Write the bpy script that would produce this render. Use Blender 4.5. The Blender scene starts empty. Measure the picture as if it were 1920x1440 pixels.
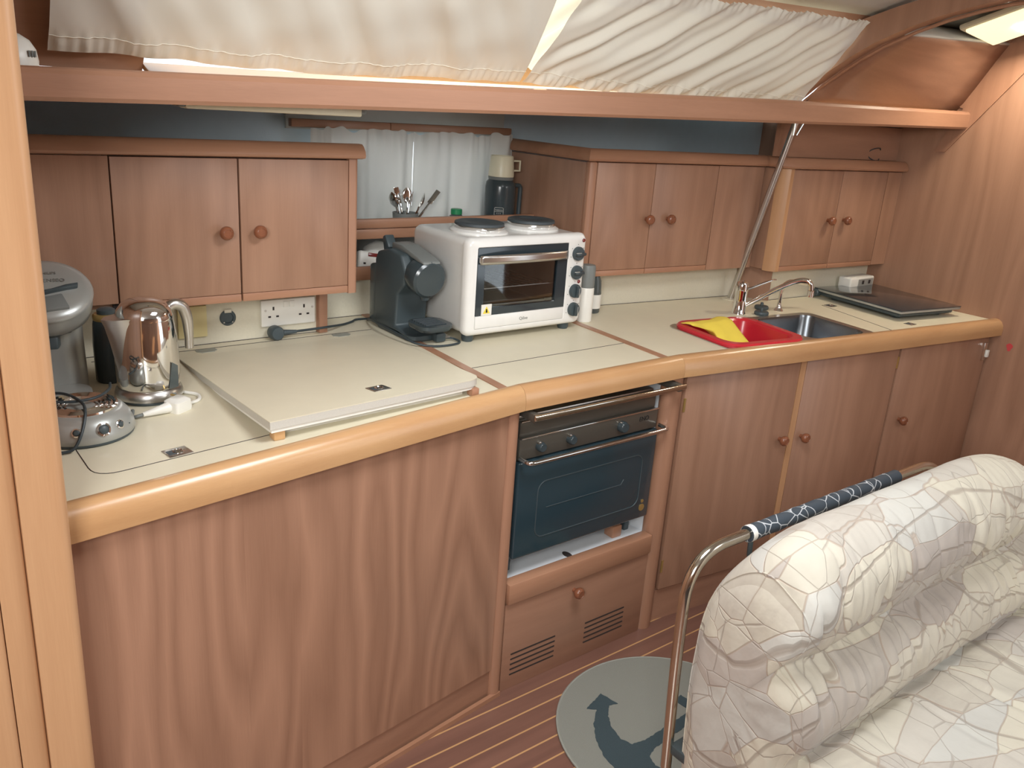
import bpy, bmesh, math, random
from mathutils import Vector, Matrix, Euler, noise as mnoise
from mathutils.geometry import tessellate_polygon
random.seed(7)
S = bpy.context.scene
COL = S.collection
PI = math.pi

# ------------------------------------------------------------------ camera
cam_d = bpy.data.cameras.new('camera')
cam = bpy.data.objects.new('camera', cam_d); COL.objects.link(cam)
cam_d.sensor_width = 36.0
cam_d.lens = 30.0
cam_d.clip_start = 0.02
_f = 1600.0
_dz = Vector((614 - 960, 5540 - 720, _f)).normalized()
_dx = Vector((3080 - 960, 320 - 720, _f)); _dx = (_dx - _dx.dot(_dz) * _dz).normalized()
_Z = -_dz; _Y = _Z.cross(_dx)
_R = Matrix((_dx, _Y, _Z))
_right = _R @ Vector((1, 0, 0)); _up = _R @ Vector((0, -1, 0)); _back = _R @ Vector((0, 0, -1))
cam.matrix_world = Matrix.Translation((0, 0, 1.6)) @ Matrix((_right, _up, _back)).transposed().to_4x4()
S.camera = cam

# ------------------------------------------------------------------ world, sun, hatch light, exposure
S.view_settings.view_transform = 'Standard'
S.view_settings.look = 'None'
S.view_settings.gamma = 1.0
S.view_settings.use_curve_mapping = False
S.view_settings.exposure = 0.0
w = bpy.data.worlds.new('World'); S.world = w; w.use_nodes = True
w.node_tree.nodes['Background'].inputs[0].default_value = (0.86, 0.93, 1.0, 1)
w.node_tree.nodes['Background'].inputs[1].default_value = 2.2

def lamp(name, kind, loc, target=None, energy=10, color=(1, 1, 1), size=None, angle=None):
    d = bpy.data.lights.new(name, kind); d.energy = energy; d.color = color
    if size: d.shape = 'RECTANGLE'; d.size, d.size_y = size
    if angle is not None: d.angle = angle
    o = bpy.data.objects.new(name, d); COL.objects.link(o); o.location = loc
    if target is not None:
        o.rotation_euler = (Vector(target) - Vector(loc)).to_track_quat('-Z', 'Y').to_euler()
    return o
lamp('sun', 'SUN', (3, 4, 4), (3 - 0.5, 4 - 0.6, 4 - 0.62), 5.0, (1.0, 0.80, 0.48), angle=0.02)
lamp('companionway_daylight', 'AREA', (-0.72, -0.48, 2.0), (1.2, 1.45, 0.9), 57, (0.98, 0.98, 0.96), (0.8, 0.75))
lamp('galley_hatch_daylight', 'AREA', (1.20, 0.86, 2.055), (1.24, 0.96, 0), 20, (0.96, 0.98, 1.0), (0.58, 0.58))
lamp('bulkhead_fill_light', 'AREA', (2.5, -0.5, 2.055), (3.5, 0.9, 1.5), 10, (1.0, 0.98, 0.95), (0.58, 0.58))  # added fill aimed at the right bulkhead; no hatch seen there

# ------------------------------------------------------------------ materials
def rgb(r, g, b):
    f = lambda c: (c / 255 / 12.92) if c / 255 <= 0.04045 else ((c / 255 + 0.055) / 1.055) ** 2.4
    return (f(r), f(g), f(b), 1)
def new_mat(name):
    m = bpy.data.materials.new(name); m.use_nodes = True
    nt = m.node_tree; return m, nt, nt.nodes['Principled BSDF']
def N(nt, t, **kw):
    n = nt.nodes.new(t)
    for k, v in kw.items():
        if k in n.inputs: n.inputs[k].default_value = v
        else: setattr(n, k, v)
    return n
def plain(name, c, rough=0.5, metal=0.0, spec=0.5, var=0.04, vscale=30, bump=0.0, bscale=300, coat=0.0, **kw):
    m, nt, b = new_mat(name)
    tc = N(nt, 'ShaderNodeTexCoord')
    nz = N(nt, 'ShaderNodeTexNoise', Scale=vscale, Detail=3.0)
    nt.links.new(tc.outputs['Object'], nz.inputs['Vector'])
    mx = N(nt, 'ShaderNodeMix', data_type='RGBA')
    mx.inputs[6].default_value = tuple(x * (1 - var) for x in c[:3]) + (1,)
    mx.inputs[7].default_value = tuple(min(1, x * (1 + var)) for x in c[:3]) + (1,)
    nt.links.new(nz.outputs['Fac'], mx.inputs[0]); nt.links.new(mx.outputs[2], b.inputs['Base Color'])
    b.inputs['Roughness'].default_value = rough; b.inputs['Metallic'].default_value = metal
    b.inputs['Specular IOR Level'].default_value = spec
    if coat: b.inputs['Coat Weight'].default_value = coat; b.inputs['Coat Roughness'].default_value = 0.12
    if bump:
        n2 = N(nt, 'ShaderNodeTexNoise', Scale=bscale, Detail=2.0)
        nt.links.new(tc.outputs['Object'], n2.inputs['Vector'])
        bp = N(nt, 'ShaderNodeBump', Strength=bump, Distance=0.002)
        nt.links.new(n2.outputs['Fac'], bp.inputs['Height']); nt.links.new(bp.outputs[0], b.inputs['Normal'])
    for k, v in kw.items(): b.inputs[k].default_value = v
    return m
def wood(name, light, dark, axis='Z', rough=0.38, fig=0.5, fscale=1.0, coat=0.15):
    """teak veneer: contour figure of stretched noise + fine streaks + pores along the grain axis"""
    m, nt, b = new_mat(name)
    tc = N(nt, 'ShaderNodeTexCoord'); oi = N(nt, 'ShaderNodeObjectInfo')
    off = N(nt, 'ShaderNodeVectorMath', operation='SCALE'); off.inputs[0].default_value = (3.1, 5.7, 2.3)
    nt.links.new(oi.outputs['Random'], off.inputs['Scale'])
    add = N(nt, 'ShaderNodeVectorMath', operation='ADD')
    nt.links.new(tc.outputs['Object'], add.inputs[0]); nt.links.new(off.outputs[0], add.inputs[1])
    def mapped(across, along):
        mp = N(nt, 'ShaderNodeMapping')
        sc = [across] * 3; sc['XYZ'.index(axis)] = along
        mp.inputs['Scale'].default_value = sc
        nt.links.new(add.outputs[0], mp.inputs['Vector']); return mp
    m1 = mapped(4.2 * fscale, 0.75 * fscale)
    n1 = N(nt, 'ShaderNodeTexNoise', Scale=1.0, Detail=1.5, Roughness=0.45)
    nt.links.new(m1.outputs[0], n1.inputs['Vector'])
    mu = N(nt, 'ShaderNodeMath', operation='MULTIPLY'); mu.inputs[1].default_value = 20.0
    nt.links.new(n1.outputs['Fac'], mu.inputs[0])
    pp = N(nt, 'ShaderNodeMath', operation='PINGPONG'); pp.inputs[1].default_value = 1.0
    nt.links.new(mu.outputs[0], pp.inputs[0])
    m2 = mapped(26 * fscale, 0.7 * fscale)
    n2 = N(nt, 'ShaderNodeTexNoise', Scale=1.0, Detail=3.0, Roughness=0.5)
    nt.links.new(m2.outputs[0], n2.inputs['Vector'])
    m3 = mapped(420, 14)
    n3 = N(nt, 'ShaderNodeTexNoise', Scale=1.0, Detail=2.0)
    nt.links.new(m3.outputs[0], n3.inputs['Vector'])
    m4 = mapped(3.2, 0.35)
    n4 = N(nt, 'ShaderNodeTexNoise', Scale=1.0, Detail=2.0)
    nt.links.new(m4.outputs[0], n4.inputs['Vector'])
    def mixf(a, bb, f):
        x = N(nt, 'ShaderNodeMix', data_type='FLOAT'); x.inputs[0].default_value = f
        nt.links.new(a, x.inputs[2]); nt.links.new(bb, x.inputs[3]); return x.outputs[0]
    v = mixf(n2.outputs['Fac'], pp.outputs[0], 0.50 * fig)
    v = mixf(v, n4.outputs['Fac'], 0.4)
    v = mixf(v, n3.outputs['Fac'], 0.15)
    cr = N(nt, 'ShaderNodeValToRGB')
    cr.color_ramp.elements[0].position = 0.24; cr.color_ramp.elements[0].color = dark
    cr.color_ramp.elements[1].position = 0.72; cr.color_ramp.elements[1].color = light
    nt.links.new(v, cr.inputs[0]); nt.links.new(cr.outputs[0], b.inputs['Base Color'])
    b.inputs['Roughness'].default_value = rough; b.inputs['Coat Weight'].default_value = coat
    b.inputs['Coat Roughness'].default_value = 0.25
    bp = N(nt, 'ShaderNodeBump', Strength=0.06, Distance=0.001)
    nt.links.new(n3.outputs['Fac'], bp.inputs['Height']); nt.links.new(bp.outputs[0], b.inputs['Normal'])
    return m

CAB_L, CAB_D = rgb(174, 134, 110), rgb(140, 104, 83)
M = {}
M['cab_v'] = wood('teak_veneer_vertical', CAB_L, CAB_D, 'Z')
M['cab_fig'] = wood('figured_teak_veneer', rgb(176, 134, 109), rgb(138, 101, 80), 'Z', fig=1.0)
M['cab_x'] = wood('teak_veneer_lengthwise', rgb(172, 130, 106), rgb(140, 102, 82), 'X', fig=0.3)
M['cab_y'] = wood('teak_veneer_crosswise', rgb(172, 130, 106), rgb(140, 102, 82), 'Y', fig=0.3)
M['trim_x'] = wood('teak_solid_lengthwise', rgb(182, 136, 108), rgb(148, 106, 82), 'X', fig=0.25)
M['trim_v'] = wood('teak_solid_vertical', rgb(178, 134, 108), rgb(144, 104, 82), 'Z', fig=0.25)
M['rail'] = wood('honey_teak_rail', rgb(204, 162, 116), rgb(176, 130, 88), 'X', rough=0.28, fig=0.3, coat=0.4)
M['post'] = wood('honey_teak_post', rgb(206, 162, 122), rgb(178, 132, 94), 'Z', rough=0.36, fig=0.3)
M['floor'] = wood('teak_sole', rgb(138, 100, 86), rgb(108, 76, 66), 'X', rough=0.32, fig=0.3, coat=0.25)
M['holly'] = wood('holly_inlay', rgb(206, 164, 116), rgb(186, 142, 96), 'X', rough=0.35, fig=0.1)
M['knob'] = wood('turned_teak', rgb(150, 94, 66), rgb(112, 66, 46), 'Y', rough=0.3, fig=0.2)
M['gap'] = plain('dark_joint', rgb(52, 44, 42), 0.8)
M['lam'] = plain('cream_laminate', rgb(220, 212, 188), 0.42, var=0.05, vscale=14, bump=0.03, bscale=500)
M['lam_wall'] = plain('speckled_cream_laminate', rgb(214, 208, 188), 0.5, var=0.06, vscale=160, bump=0.04, bscale=420)
M['edge'] = plain('grey_speckled_edging', rgb(198, 194, 184), 0.5, var=0.12, vscale=420)
M['white'] = plain('white_plastic', rgb(232, 230, 222), 0.35)
M['enamel'] = plain('white_enamel', rgb(234, 233, 229), 0.22, coat=0.3)
M['cream_pl'] = plain('cream_plastic', rgb(228, 222, 196), 0.35)
M['yellow_pl'] = plain('aged_yellow_plastic', rgb(226, 212, 158), 0.45)
M['black'] = plain('haze_lifted_black_plastic', rgb(66, 77, 81), 0.42)  # black lifted towards teal grey: veiling haze put into the colour
M['blackg'] = plain('haze_lifted_gloss_black_plastic', rgb(60, 70, 74), 0.2)  # same haze lift painted into the glossy black
M['iron'] = plain('dark_cast_iron', rgb(66, 74, 78), 0.55, bump=0.1)
M['glassblk'] = plain('black_glass', rgb(44, 54, 60), 0.08, coat=0.5)
M['ovenglass'] = plain('dark_oven_glass', rgb(44, 62, 70), 0.1, coat=0.4)
M['panel_dk'] = plain('smoked_panel', rgb(104, 100, 92), 0.28, metal=0.5)
M['chrome'] = plain('chrome', (0.78, 0.77, 0.75, 1), 0.06, metal=1.0, var=0.01)
M['steel'] = plain('brushed_steel', (0.60, 0.58, 0.55, 1), 0.28, metal=1.0, var=0.05, bump=0.03, bscale=90)
M['steelrail'] = plain('polished_steel_tube', (0.70, 0.66, 0.58, 1), 0.13, metal=1.0, var=0.02)
M['steel_dk'] = plain('steel_with_painted_dark_reflection', (0.20, 0.215, 0.23, 1), 0.26, metal=1.0, var=0.05)  # darker than the rim steel: dim reflections put into the base colour
M['silver'] = plain('silver_plastic', rgb(172, 174, 170), 0.32, metal=0.35)
M['greypl'] = plain('grey_plastic', rgb(120, 124, 122), 0.45)
M['greyhinge'] = plain('grey_hinge_cover', rgb(150, 152, 142), 0.5)
M['red'] = plain('red_plastic', rgb(198, 42, 54), 0.3, coat=0.2)
M['redlamp'] = plain('red_indicator', rgb(120, 36, 32), 0.25)
M['yellow'] = plain('yellow_cloth', rgb(240, 216, 84), 0.85, bump=0.4, bscale=700)
M['cord'] = plain('black_cord', rgb(52, 62, 66), 0.5)
M['white_liner'] = plain('white_liner', rgb(222, 226, 230), 0.45)
M['vinyl'] = plain('haze_paled_blue_grey_vinyl', rgb(206, 222, 230), 0.8, bump=0.2, bscale=250)  # paled beyond blue grey; haze over the dim recess put into the colour
M['vinyl_lt'] = plain('pale_vinyl_lining', rgb(206, 206, 200), 0.75, bump=0.15, bscale=250)
M['print'] = plain('grey_print', rgb(120, 120, 114), 0.5)
M['printdk'] = plain('dark_print', rgb(30, 32, 34), 0.5)
M['printlt'] = plain('pale_print', rgb(206, 206, 200), 0.5)
M['gold'] = plain('brass_tone', rgb(190, 160, 100), 0.3, metal=0.6)
M['warn'] = plain('warning_yellow', rgb(236, 214, 70), 0.5)
M['green'] = plain('green_plastic', rgb(40, 140, 90), 0.4)
M['redmark'] = plain('red_stain', rgb(196, 70, 72), 0.6)
M['rug'] = plain('grey_rug_pile', rgb(142, 144, 136), 0.95, var=0.12, vscale=500, bump=0.8, bscale=900)
M['rugdk'] = plain('dark_rug_pile', rgb(62, 78, 84), 0.95, var=0.15, vscale=500, bump=0.8, bscale=900)
M['rugedge'] = plain('rug_binding', rgb(150, 152, 144), 0.9, bump=0.5, bscale=400)

def cloth(name, c, trans=0.35):
    m, nt, b = new_mat(name)
    b.inputs['Base Color'].default_value = c; b.inputs['Roughness'].default_value = 0.7
    b.inputs['Sheen Weight'].default_value = 0.15
    tc = N(nt, 'ShaderNodeTexCoord')
    nz = N(nt, 'ShaderNodeTexNoise', Scale=900.0, Detail=2.0); nt.links.new(tc.outputs['Object'], nz.inputs['Vector'])
    bp = N(nt, 'ShaderNodeBump', Strength=0.08, Distance=0.001)
    nt.links.new(nz.outputs['Fac'], bp.inputs['Height']); nt.links.new(bp.outputs[0], b.inputs['Normal'])
    t = N(nt, 'ShaderNodeBsdfTranslucent'); t.inputs[0].default_value = c
    mx = N(nt, 'ShaderNodeMixShader'); mx.inputs[0].default_value = trans
    nt.links.new(b.outputs[0], mx.inputs[1]); nt.links.new(t.outputs[0], mx.inputs[2])
    nt.links.new(mx.outputs[0], nt.nodes['Material Output'].inputs[0])
    return m
M['curtain'] = cloth('lined_white_curtain_cloth', rgb(226, 223, 212), 0.05)
M['curtain2'] = cloth('white_curtain_cloth', rgb(234, 234, 229), 0.25)
M['stitch'] = plain('white_stitching', rgb(250, 248, 236), 0.6)

def settee_fabric(name):
    """cream jacquard: long thin arcs and straight crossing lines, a few shaded facets"""
    m, nt, b = new_mat(name)
    tc = N(nt, 'ShaderNodeTexCoord')
    warp = N(nt, 'ShaderNodeTexNoise', Scale=3.0, Detail=1.0)
    nt.links.new(tc.outputs['Object'], warp.inputs['Vector'])
    ws = N(nt, 'ShaderNodeVectorMath', operation='SCALE'); ws.inputs['Scale'].default_value = 0.10
    nt.links.new(warp.outputs['Color'], ws.inputs[0])
    ad = N(nt, 'ShaderNodeVectorMath', operation='ADD')
    nt.links.new(tc.outputs['Object'], ad.inputs[0]); nt.links.new(ws.outputs[0], ad.inputs[1])
    def mp(sc, rot):
        q = N(nt, 'ShaderNodeMapping'); q.inputs['Scale'].default_value = sc; q.inputs['Rotation'].default_value = rot
        nt.links.new(ad.outputs[0], q.inputs['Vector']); return q
    def vor(vec, sc, feat):
        v = N(nt, 'ShaderNodeTexVoronoi', Scale=sc, feature=feat); nt.links.new(vec.outputs[0], v.inputs['Vector']); return v
    a1 = mp((0.55, 1.3, 1.15), (0.5, 0.5, 0.6)); a2 = mp((1.5, 0.6, 1.0), (0.2, -0.7, 1.0))
    e1, c1, e2 = vor(a1, 9.0, 'DISTANCE_TO_EDGE'), vor(a1, 9.0, 'F1'), vor(a2, 8.0, 'DISTANCE_TO_EDGE')
    def line(src, wd):
        r = N(nt, 'ShaderNodeMapRange'); r.inputs['From Min'].default_value = wd * 0.2; r.inputs['From Max'].default_value = wd
        r.inputs['To Min'].default_value = 1.0; r.inputs['To Max'].default_value = 0.0
        nt.links.new(src.outputs['Distance'], r.inputs['Value']); return r.outputs[0]
    wv = N(nt, 'ShaderNodeTexWave', Scale=2.3, wave_type='RINGS', rings_direction='SPHERICAL'); wv.inputs['Distortion'].default_value = 5.0; wv.inputs['Detail'].default_value = 0.0
    wv.inputs['Detail Scale'].default_value = 1.6
    nt.links.new(tc.outputs['Object'], wv.inputs['Vector'])
    ar = N(nt, 'ShaderNodeMapRange'); ar.inputs['From Min'].default_value = 0.985; ar.inputs['From Max'].default_value = 0.999
    nt.links.new(wv.outputs['Fac'], ar.inputs['Value'])
    l1, l2, l3 = line(e1, 0.017), line(e2, 0.014), ar.outputs[0]
    sep = N(nt, 'ShaderNodeSeparateColor'); nt.links.new(c1.outputs['Color'], sep.inputs[0])
    ramp = N(nt, 'ShaderNodeValToRGB'); ramp.color_ramp.interpolation = 'CONSTANT'
    els = ramp.color_ramp.elements
    els[0].position = 0.0; els[0].color = rgb(201, 195, 180)
    els[1].position = 0.25; els[1].color = rgb(194, 188, 177)
    for p, c in ((0.5, rgb(205, 199, 182)), (0.74, rgb(185, 177, 168)), (0.86, rgb(196, 194, 186))):
        e = els.new(p); e.color = c
    nt.links.new(sep.outputs[0], ramp.inputs[0])
    col = ramp.outputs[0]
    def over(col, fac, c, k):
        mu = N(nt, 'ShaderNodeMath', operation='MULTIPLY'); mu.inputs[1].default_value = k; nt.links.new(fac, mu.inputs[0])
        x = N(nt, 'ShaderNodeMix', data_type='RGBA'); x.inputs[7].default_value = c
        nt.links.new(mu.outputs[0], x.inputs[0]); nt.links.new(col, x.inputs[6]); return x.outputs[2]
    # brushed hatching in some facets
    hw = N(nt, 'ShaderNodeTexNoise', Scale=1.0, Detail=2.0); h4 = mp((14, 60, 30), (0.4, 0.2, 0.9)); nt.links.new(h4.outputs[0], hw.inputs['Vector'])
    gt = N(nt, 'ShaderNodeMath', operation='GREATER_THAN'); gt.inputs[1].default_value = 0.72; nt.links.new(sep.outputs[1], gt.inputs[0])
    hm = N(nt, 'ShaderNodeMath', operation='MULTIPLY'); nt.links.new(gt.outputs[0], hm.inputs[0]); nt.links.new(hw.outputs['Fac'], hm.inputs[1])
    col = over(col, hm.outputs[0], rgb(158, 146, 137), 0.55)
    col = over(col, l1, rgb(170, 148, 130), 0.6)
    col = over(col, l2, rgb(160, 148, 136), 0.5)
    col = over(col, l3, rgb(150, 136, 122), 0.6)
    nt.links.new(col, b.inputs['Base Color'])
    b.inputs['Roughness'].default_value = 0.9; b.inputs['Sheen Weight'].default_value = 0.15
    m1 = N(nt, 'ShaderNodeMath', operation='MAXIMUM'); nt.links.new(l1, m1.inputs[0]); nt.links.new(l2, m1.inputs[1])
    m2 = N(nt, 'ShaderNodeMath', operation='MAXIMUM'); nt.links.new(m1.outputs[0], m2.inputs[0]); nt.links.new(l3, m2.inputs[1])
    wr = N(nt, 'ShaderNodeTexNoise', Scale=26.0, Detail=3.0); nt.links.new(tc.outputs['Object'], wr.inputs['Vector'])
    inv = N(nt, 'ShaderNodeMath', operation='SUBTRACT'); nt.links.new(wr.outputs['Fac'], inv.inputs[0]); nt.links.new(m2.outputs[0], inv.inputs[1])
    bp = N(nt, 'ShaderNodeBump', Strength=0.42, Distance=0.005)
    nt.links.new(inv.outputs[0], bp.inputs['Height']); nt.links.new(bp.outputs[0], b.inputs['Normal'])
    return m
M['fabric'] = settee_fabric('patterned_settee_fabric')

def sleeve_mat():
    m, nt, b = new_mat('dark_crackle_sleeve')
    tc = N(nt, 'ShaderNodeTexCoord')
    v = N(nt, 'ShaderNodeTexVoronoi', Scale=24.0, feature='DISTANCE_TO_EDGE'); nt.links.new(tc.outputs['Object'], v.inputs['Vector'])
    r = N(nt, 'ShaderNodeMapRange'); r.inputs['From Min'].default_value = 0.012; r.inputs['From Max'].default_value = 0.035
    r.inputs['To Min'].default_value = 1; r.inputs['To Max'].default_value = 0
    nt.links.new(v.outputs['Distance'], r.inputs['Value'])
    mx = N(nt, 'ShaderNodeMix', data_type='RGBA'); mx.inputs[6].default_value = rgb(56, 66, 76); mx.inputs[7].default_value = rgb(196, 200, 204)
    nt.links.new(r.outputs[0], mx.inputs[0]); nt.links.new(mx.outputs[2], b.inputs['Base Color'])
    b.inputs['Roughness'].default_value = 0.65
    return m
M['sleeve'] = sleeve_mat()

def emit(name, c, s):
    m, nt, b = new_mat(name)
    b.inputs['Base Color'].default_value = c; b.inputs['Emission Color'].default_value = c; b.inputs['Emission Strength'].default_value = s
    return m
M['lampglow'] = emit('lit_lamp_diffuser', rgb(255, 246, 205), 1.0)
M['bulb'] = emit('lit_bulb', (1, 0.95, 0.8, 1), 9.0)
def glass(name, c, refl=0.06):
    m, nt, b = new_mat(name); nt.nodes.remove(b)
    t = N(nt, 'ShaderNodeBsdfTransparent'); t.inputs[0].default_value = c
    g = N(nt, 'ShaderNodeBsdfGlossy'); g.inputs['Roughness'].default_value = 0.03
    fr = N(nt, 'ShaderNodeFresnel'); fr.inputs[0].default_value = 1.45
    mx = N(nt, 'ShaderNodeMixShader'); nt.links.new(fr.outputs[0], mx.inputs[0])
    nt.links.new(t.outputs[0], mx.inputs[1]); nt.links.new(g.outputs[0], mx.inputs[2])
    nt.links.new(mx.outputs[0], nt.nodes['Material Output'].inputs[0]); return m
M['pane'] = glass('window_pane', (0.95, 0.97, 0.97, 1))
M['smoke'] = plain('smoked_clear_plastic', rgb(76, 84, 84), 0.1, coat=0.3)

# ------------------------------------------------------------------ builders
WM = {}
def thing(name, label, cat, loc=(0, 0, 0), rotz=0.0, group=None, kind=None):
    o = bpy.data.objects.new(name, None); COL.objects.link(o)
    o.empty_display_size = 0.05
    o.location = loc; o.rotation_euler = (0, 0, rotz)
    WM[o] = Matrix.Translation(loc) @ Matrix.Rotation(rotz, 4, 'Z')
    o['label'] = label
    if cat: o['category'] = cat
    if group: o['group'] = group
    if kind: o['kind'] = kind
    return o
def tag(o, label, cat=None, group=None, kind=None):
    o['label'] = label
    if cat: o['category'] = cat
    if group: o['group'] = group
    if kind: o['kind'] = kind
    return o

class MB:
    def __init__(s): s.v = []; s.f = []
    def add(s, vs, fs, mat=None):
        n = len(s.v)
        for p in vs:
            p = Vector(p); s.v.append(mat @ p if mat else p)
        s.f += [tuple(i + n for i in f) for f in fs]; return s
    def addbm(s, bm, mat=None):
        bm.verts.index_update()
        s.add([v.co.copy() for v in bm.verts], [[v.index for v in f.verts] for f in bm.faces], mat); bm.free(); return s
    def box(s, c, size, r=0.0, seg=2, mat=None):
        bm = bmesh.new(); bmesh.ops.create_cube(bm, size=1.0)
        for v in bm.verts: v.co = Vector((v.co.x * size[0], v.co.y * size[1], v.co.z * size[2]))
        if r > 0:
            bmesh.ops.bevel(bm, geom=list(bm.edges), offset=min(r, min(size) * 0.49), segments=seg, profile=0.5, affect='EDGES')
        t = Matrix.Translation(c)
        return s.addbm(bm, (mat @ t) if mat else t)
    def bx(s, x0, x1, y0, y1, z0, z1, r=0.0, seg=2, mat=None):
        return s.box(((x0 + x1) / 2, (y0 + y1) / 2, (z0 + z1) / 2), (abs(x1 - x0), abs(y1 - y0), abs(z1 - z0)), r, seg, mat)
    def lathe(s, prof, n=28, mat=None, cap=True):
        vs = []; fs = []
        for (r, z) in prof:
            for k in range(n):
                a = 2 * PI * k / n; vs.append((r * math.cos(a), r * math.sin(a), z))
        for i in range(len(prof) - 1):
            for k in range(n):
                k2 = (k + 1) % n
                fs.append((i * n + k, i * n + k2, (i + 1) * n + k2, (i + 1) * n + k))
        if cap:
            fs.append(tuple(range(n - 1, -1, -1))); m = (len(prof) - 1) * n; fs.append(tuple(range(m, m + n)))
        return s.add(vs, fs, mat)
    def cyl(s, p0, p1, r, r1=None, n=20):
        p0, p1 = Vector(p0), Vector(p1); d = p1 - p0
        q = d.to_track_quat('Z', 'Y').to_matrix().to_4x4()
        return s.lathe([(r, 0), (r if r1 is None else r1, d.length)], n, Matrix.Translation(p0) @ q)
    def tube(s, path, r, n=10, closed=False, caps=True):
        P = [Vector(p) for p in path]; m = len(P); up = None; vs = []; fs = []
        for i in range(m):
            if closed: t = P[(i + 1) % m] - P[i - 1]
            else: t = P[min(i + 1, m - 1)] - P[max(i - 1, 0)]
            t.normalize()
            if up is None:
                up = Vector((0, 0, 1)) if abs(t.z) < 0.9 else Vector((1, 0, 0))
            up = (up - up.dot(t) * t).normalized(); sd = t.cross(up)
            rr = r[i] if isinstance(r, (list, tuple)) else r
            for k in range(n):
                a = 2 * PI * k / n; vs.append(P[i] + (up * math.cos(a) + sd * math.sin(a)) * rr)
        R = m if closed else m - 1
        for i in range(R):
            j = (i + 1) % m
            for k in range(n):
                k2 = (k + 1) % n; fs.append((i * n + k, i * n + k2, j * n + k2, j * n + k))
        if caps and not closed:
            fs.append(tuple(range(n))[::-1]); fs.append(tuple((m - 1) * n + k for k in range(n)))
        return s.add(vs, fs)
    def prism(s, poly, z0, z1, holes=(), mat=None, bevel=0.0):
        """polygon in xy extruded from z0 to z1"""
        loops = [[Vector((p[0], p[1], 0)) for p in poly]] + [[Vector((p[0], p[1], 0)) for p in h] for h in holes]
        flat = [p for l in loops for p in l]
        tri = tessellate_polygon(loops) if (holes or len(poly) > 4) else [tuple(range(len(poly)))]
        n = len(flat)
        vs = [(p.x, p.y, z0) for p in flat] + [(p.x, p.y, z1) for p in flat]
        fs = [tuple(t)[::-1] for t in tri] + [tuple(i + n for i in t) for t in tri]
        o = 0
        for l in loops:
            k = len(l)
            for i in range(k): fs.append((o + i, o + (i + 1) % k, n + o + (i + 1) % k, n + o + i))
            o += k
        return s.add(vs, fs, mat)
    def sweep(s, path, prof, closed_prof=True):
        """path: list of (x,y) plan points; prof: list of (d,z), d measured to the left-hand normal (inboard +Y side)"""
        P = [Vector((p[0], p[1])) for p in path]; m = len(P); vs = []; fs = []; n = len(prof)
        for i in range(m):
            a = (P[i] - P[i - 1]).normalized() if i > 0 else None
            b = (P[i + 1] - P[i]).normalized() if i < m - 1 else None
            if a is None: a = b
            if b is None: b = a
            na, nb = Vector((-a.y, a.x)), Vector((-b.y, b.x))
            nn = (na + nb); nn = nn / nn.length_squared * 2
            for d, z in prof:
                q = P[i] + nn * d; zz = z(i) if callable(z) else z
                vs.append((q.x, q.y, zz))
        for i in range(m - 1):
            for k in range(n if closed_prof else n - 1):
                k2 = (k + 1) % n; fs.append((i * n + k, (i + 1) * n + k, (i + 1) * n + k2, i * n + k2))
        fs.append(tuple(range(n))); fs.append(tuple((m - 1) * n + k for k in range(n))[::-1])
        return s.add(vs, fs)
    def grid(s, fn, nu, nv, wrap_v=False):
        vs = [fn(i / (nu - 1), j / (nv - 1) if not wrap_v else j / nv) for i in range(nu) for j in range(nv)]
        fs = []
        for i in range(nu - 1):
            for j in range(nv if wrap_v else nv - 1):
                j2 = (j + 1) % nv; fs.append((i * nv + j, (i + 1) * nv + j, (i + 1) * nv + j2, i * nv + j2))
        return s.add(vs, fs)
    def mesh(s, name, mat, inv=None, sharp=38):
        me = bpy.data.meshes.new(name)
        vs = [inv @ p for p in s.v] if inv else s.v
        me.from_pydata([tuple(p) for p in vs], [], s.f)
        bm = bmesh.new(); bm.from_mesh(me)
        bmesh.ops.recalc_face_normals(bm, faces=bm.faces); bm.to_mesh(me); bm.free()
        me.materials.append(mat); me.shade_smooth(); me.set_sharp_from_angle(angle=math.radians(sharp)); me.update()
        return me
    def build(s, name, mat, parent=None, world=False, sharp=38, label=None):
        if isinstance(mat, str): mat = M[mat]
        inv = None
        if parent is not None and world: inv = WM[parent].inverted()
        me = s.mesh(name, mat, inv, sharp)
        o = bpy.data.objects.new(name, me); COL.objects.link(o)
        if parent is not None: o.parent = parent; WM[o] = WM[parent]
        else: WM[o] = Matrix.Identity(4)
        if label: o['label'] = label
        return o
def thicken(o, t, off=0.0):
    md = o.modifiers.new('thickness', 'SOLIDIFY'); md.thickness = t; md.offset = off; return o
def inst(name, me, parent, mat4, world=True):
    o = bpy.data.objects.new(name, me); COL.objects.link(o); o.parent = parent
    m4 = WM[parent].inverted() @ mat4 if world else mat4
    o.matrix_local = m4
    WM[o] = WM[parent] @ m4
    return o
def struct(name, mb, mat, label=None, sharp=38):
    o = mb.build(name, mat, None, sharp=sharp); o['kind'] = 'structure'
    if label: o['label'] = label
    return o
def text(name, s, size, mat, parent, mat4, depth=0.0004):
    c = bpy.data.curves.new(name, 'FONT'); c.body = s; c.size = size; c.extrude = depth; c.align_x = 'CENTER'; c.align_y = 'CENTER'
    t = bpy.data.objects.new(name + '_tmp', c); COL.objects.link(t)
    dg = bpy.context.evaluated_depsgraph_get(); me = bpy.data.meshes.new_from_object(t.evaluated_get(dg))
    bpy.data.objects.remove(t); me.name = name
    me.materials.clear(); me.materials.append(M[mat])
    return inst(name, me, parent, mat4)
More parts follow.
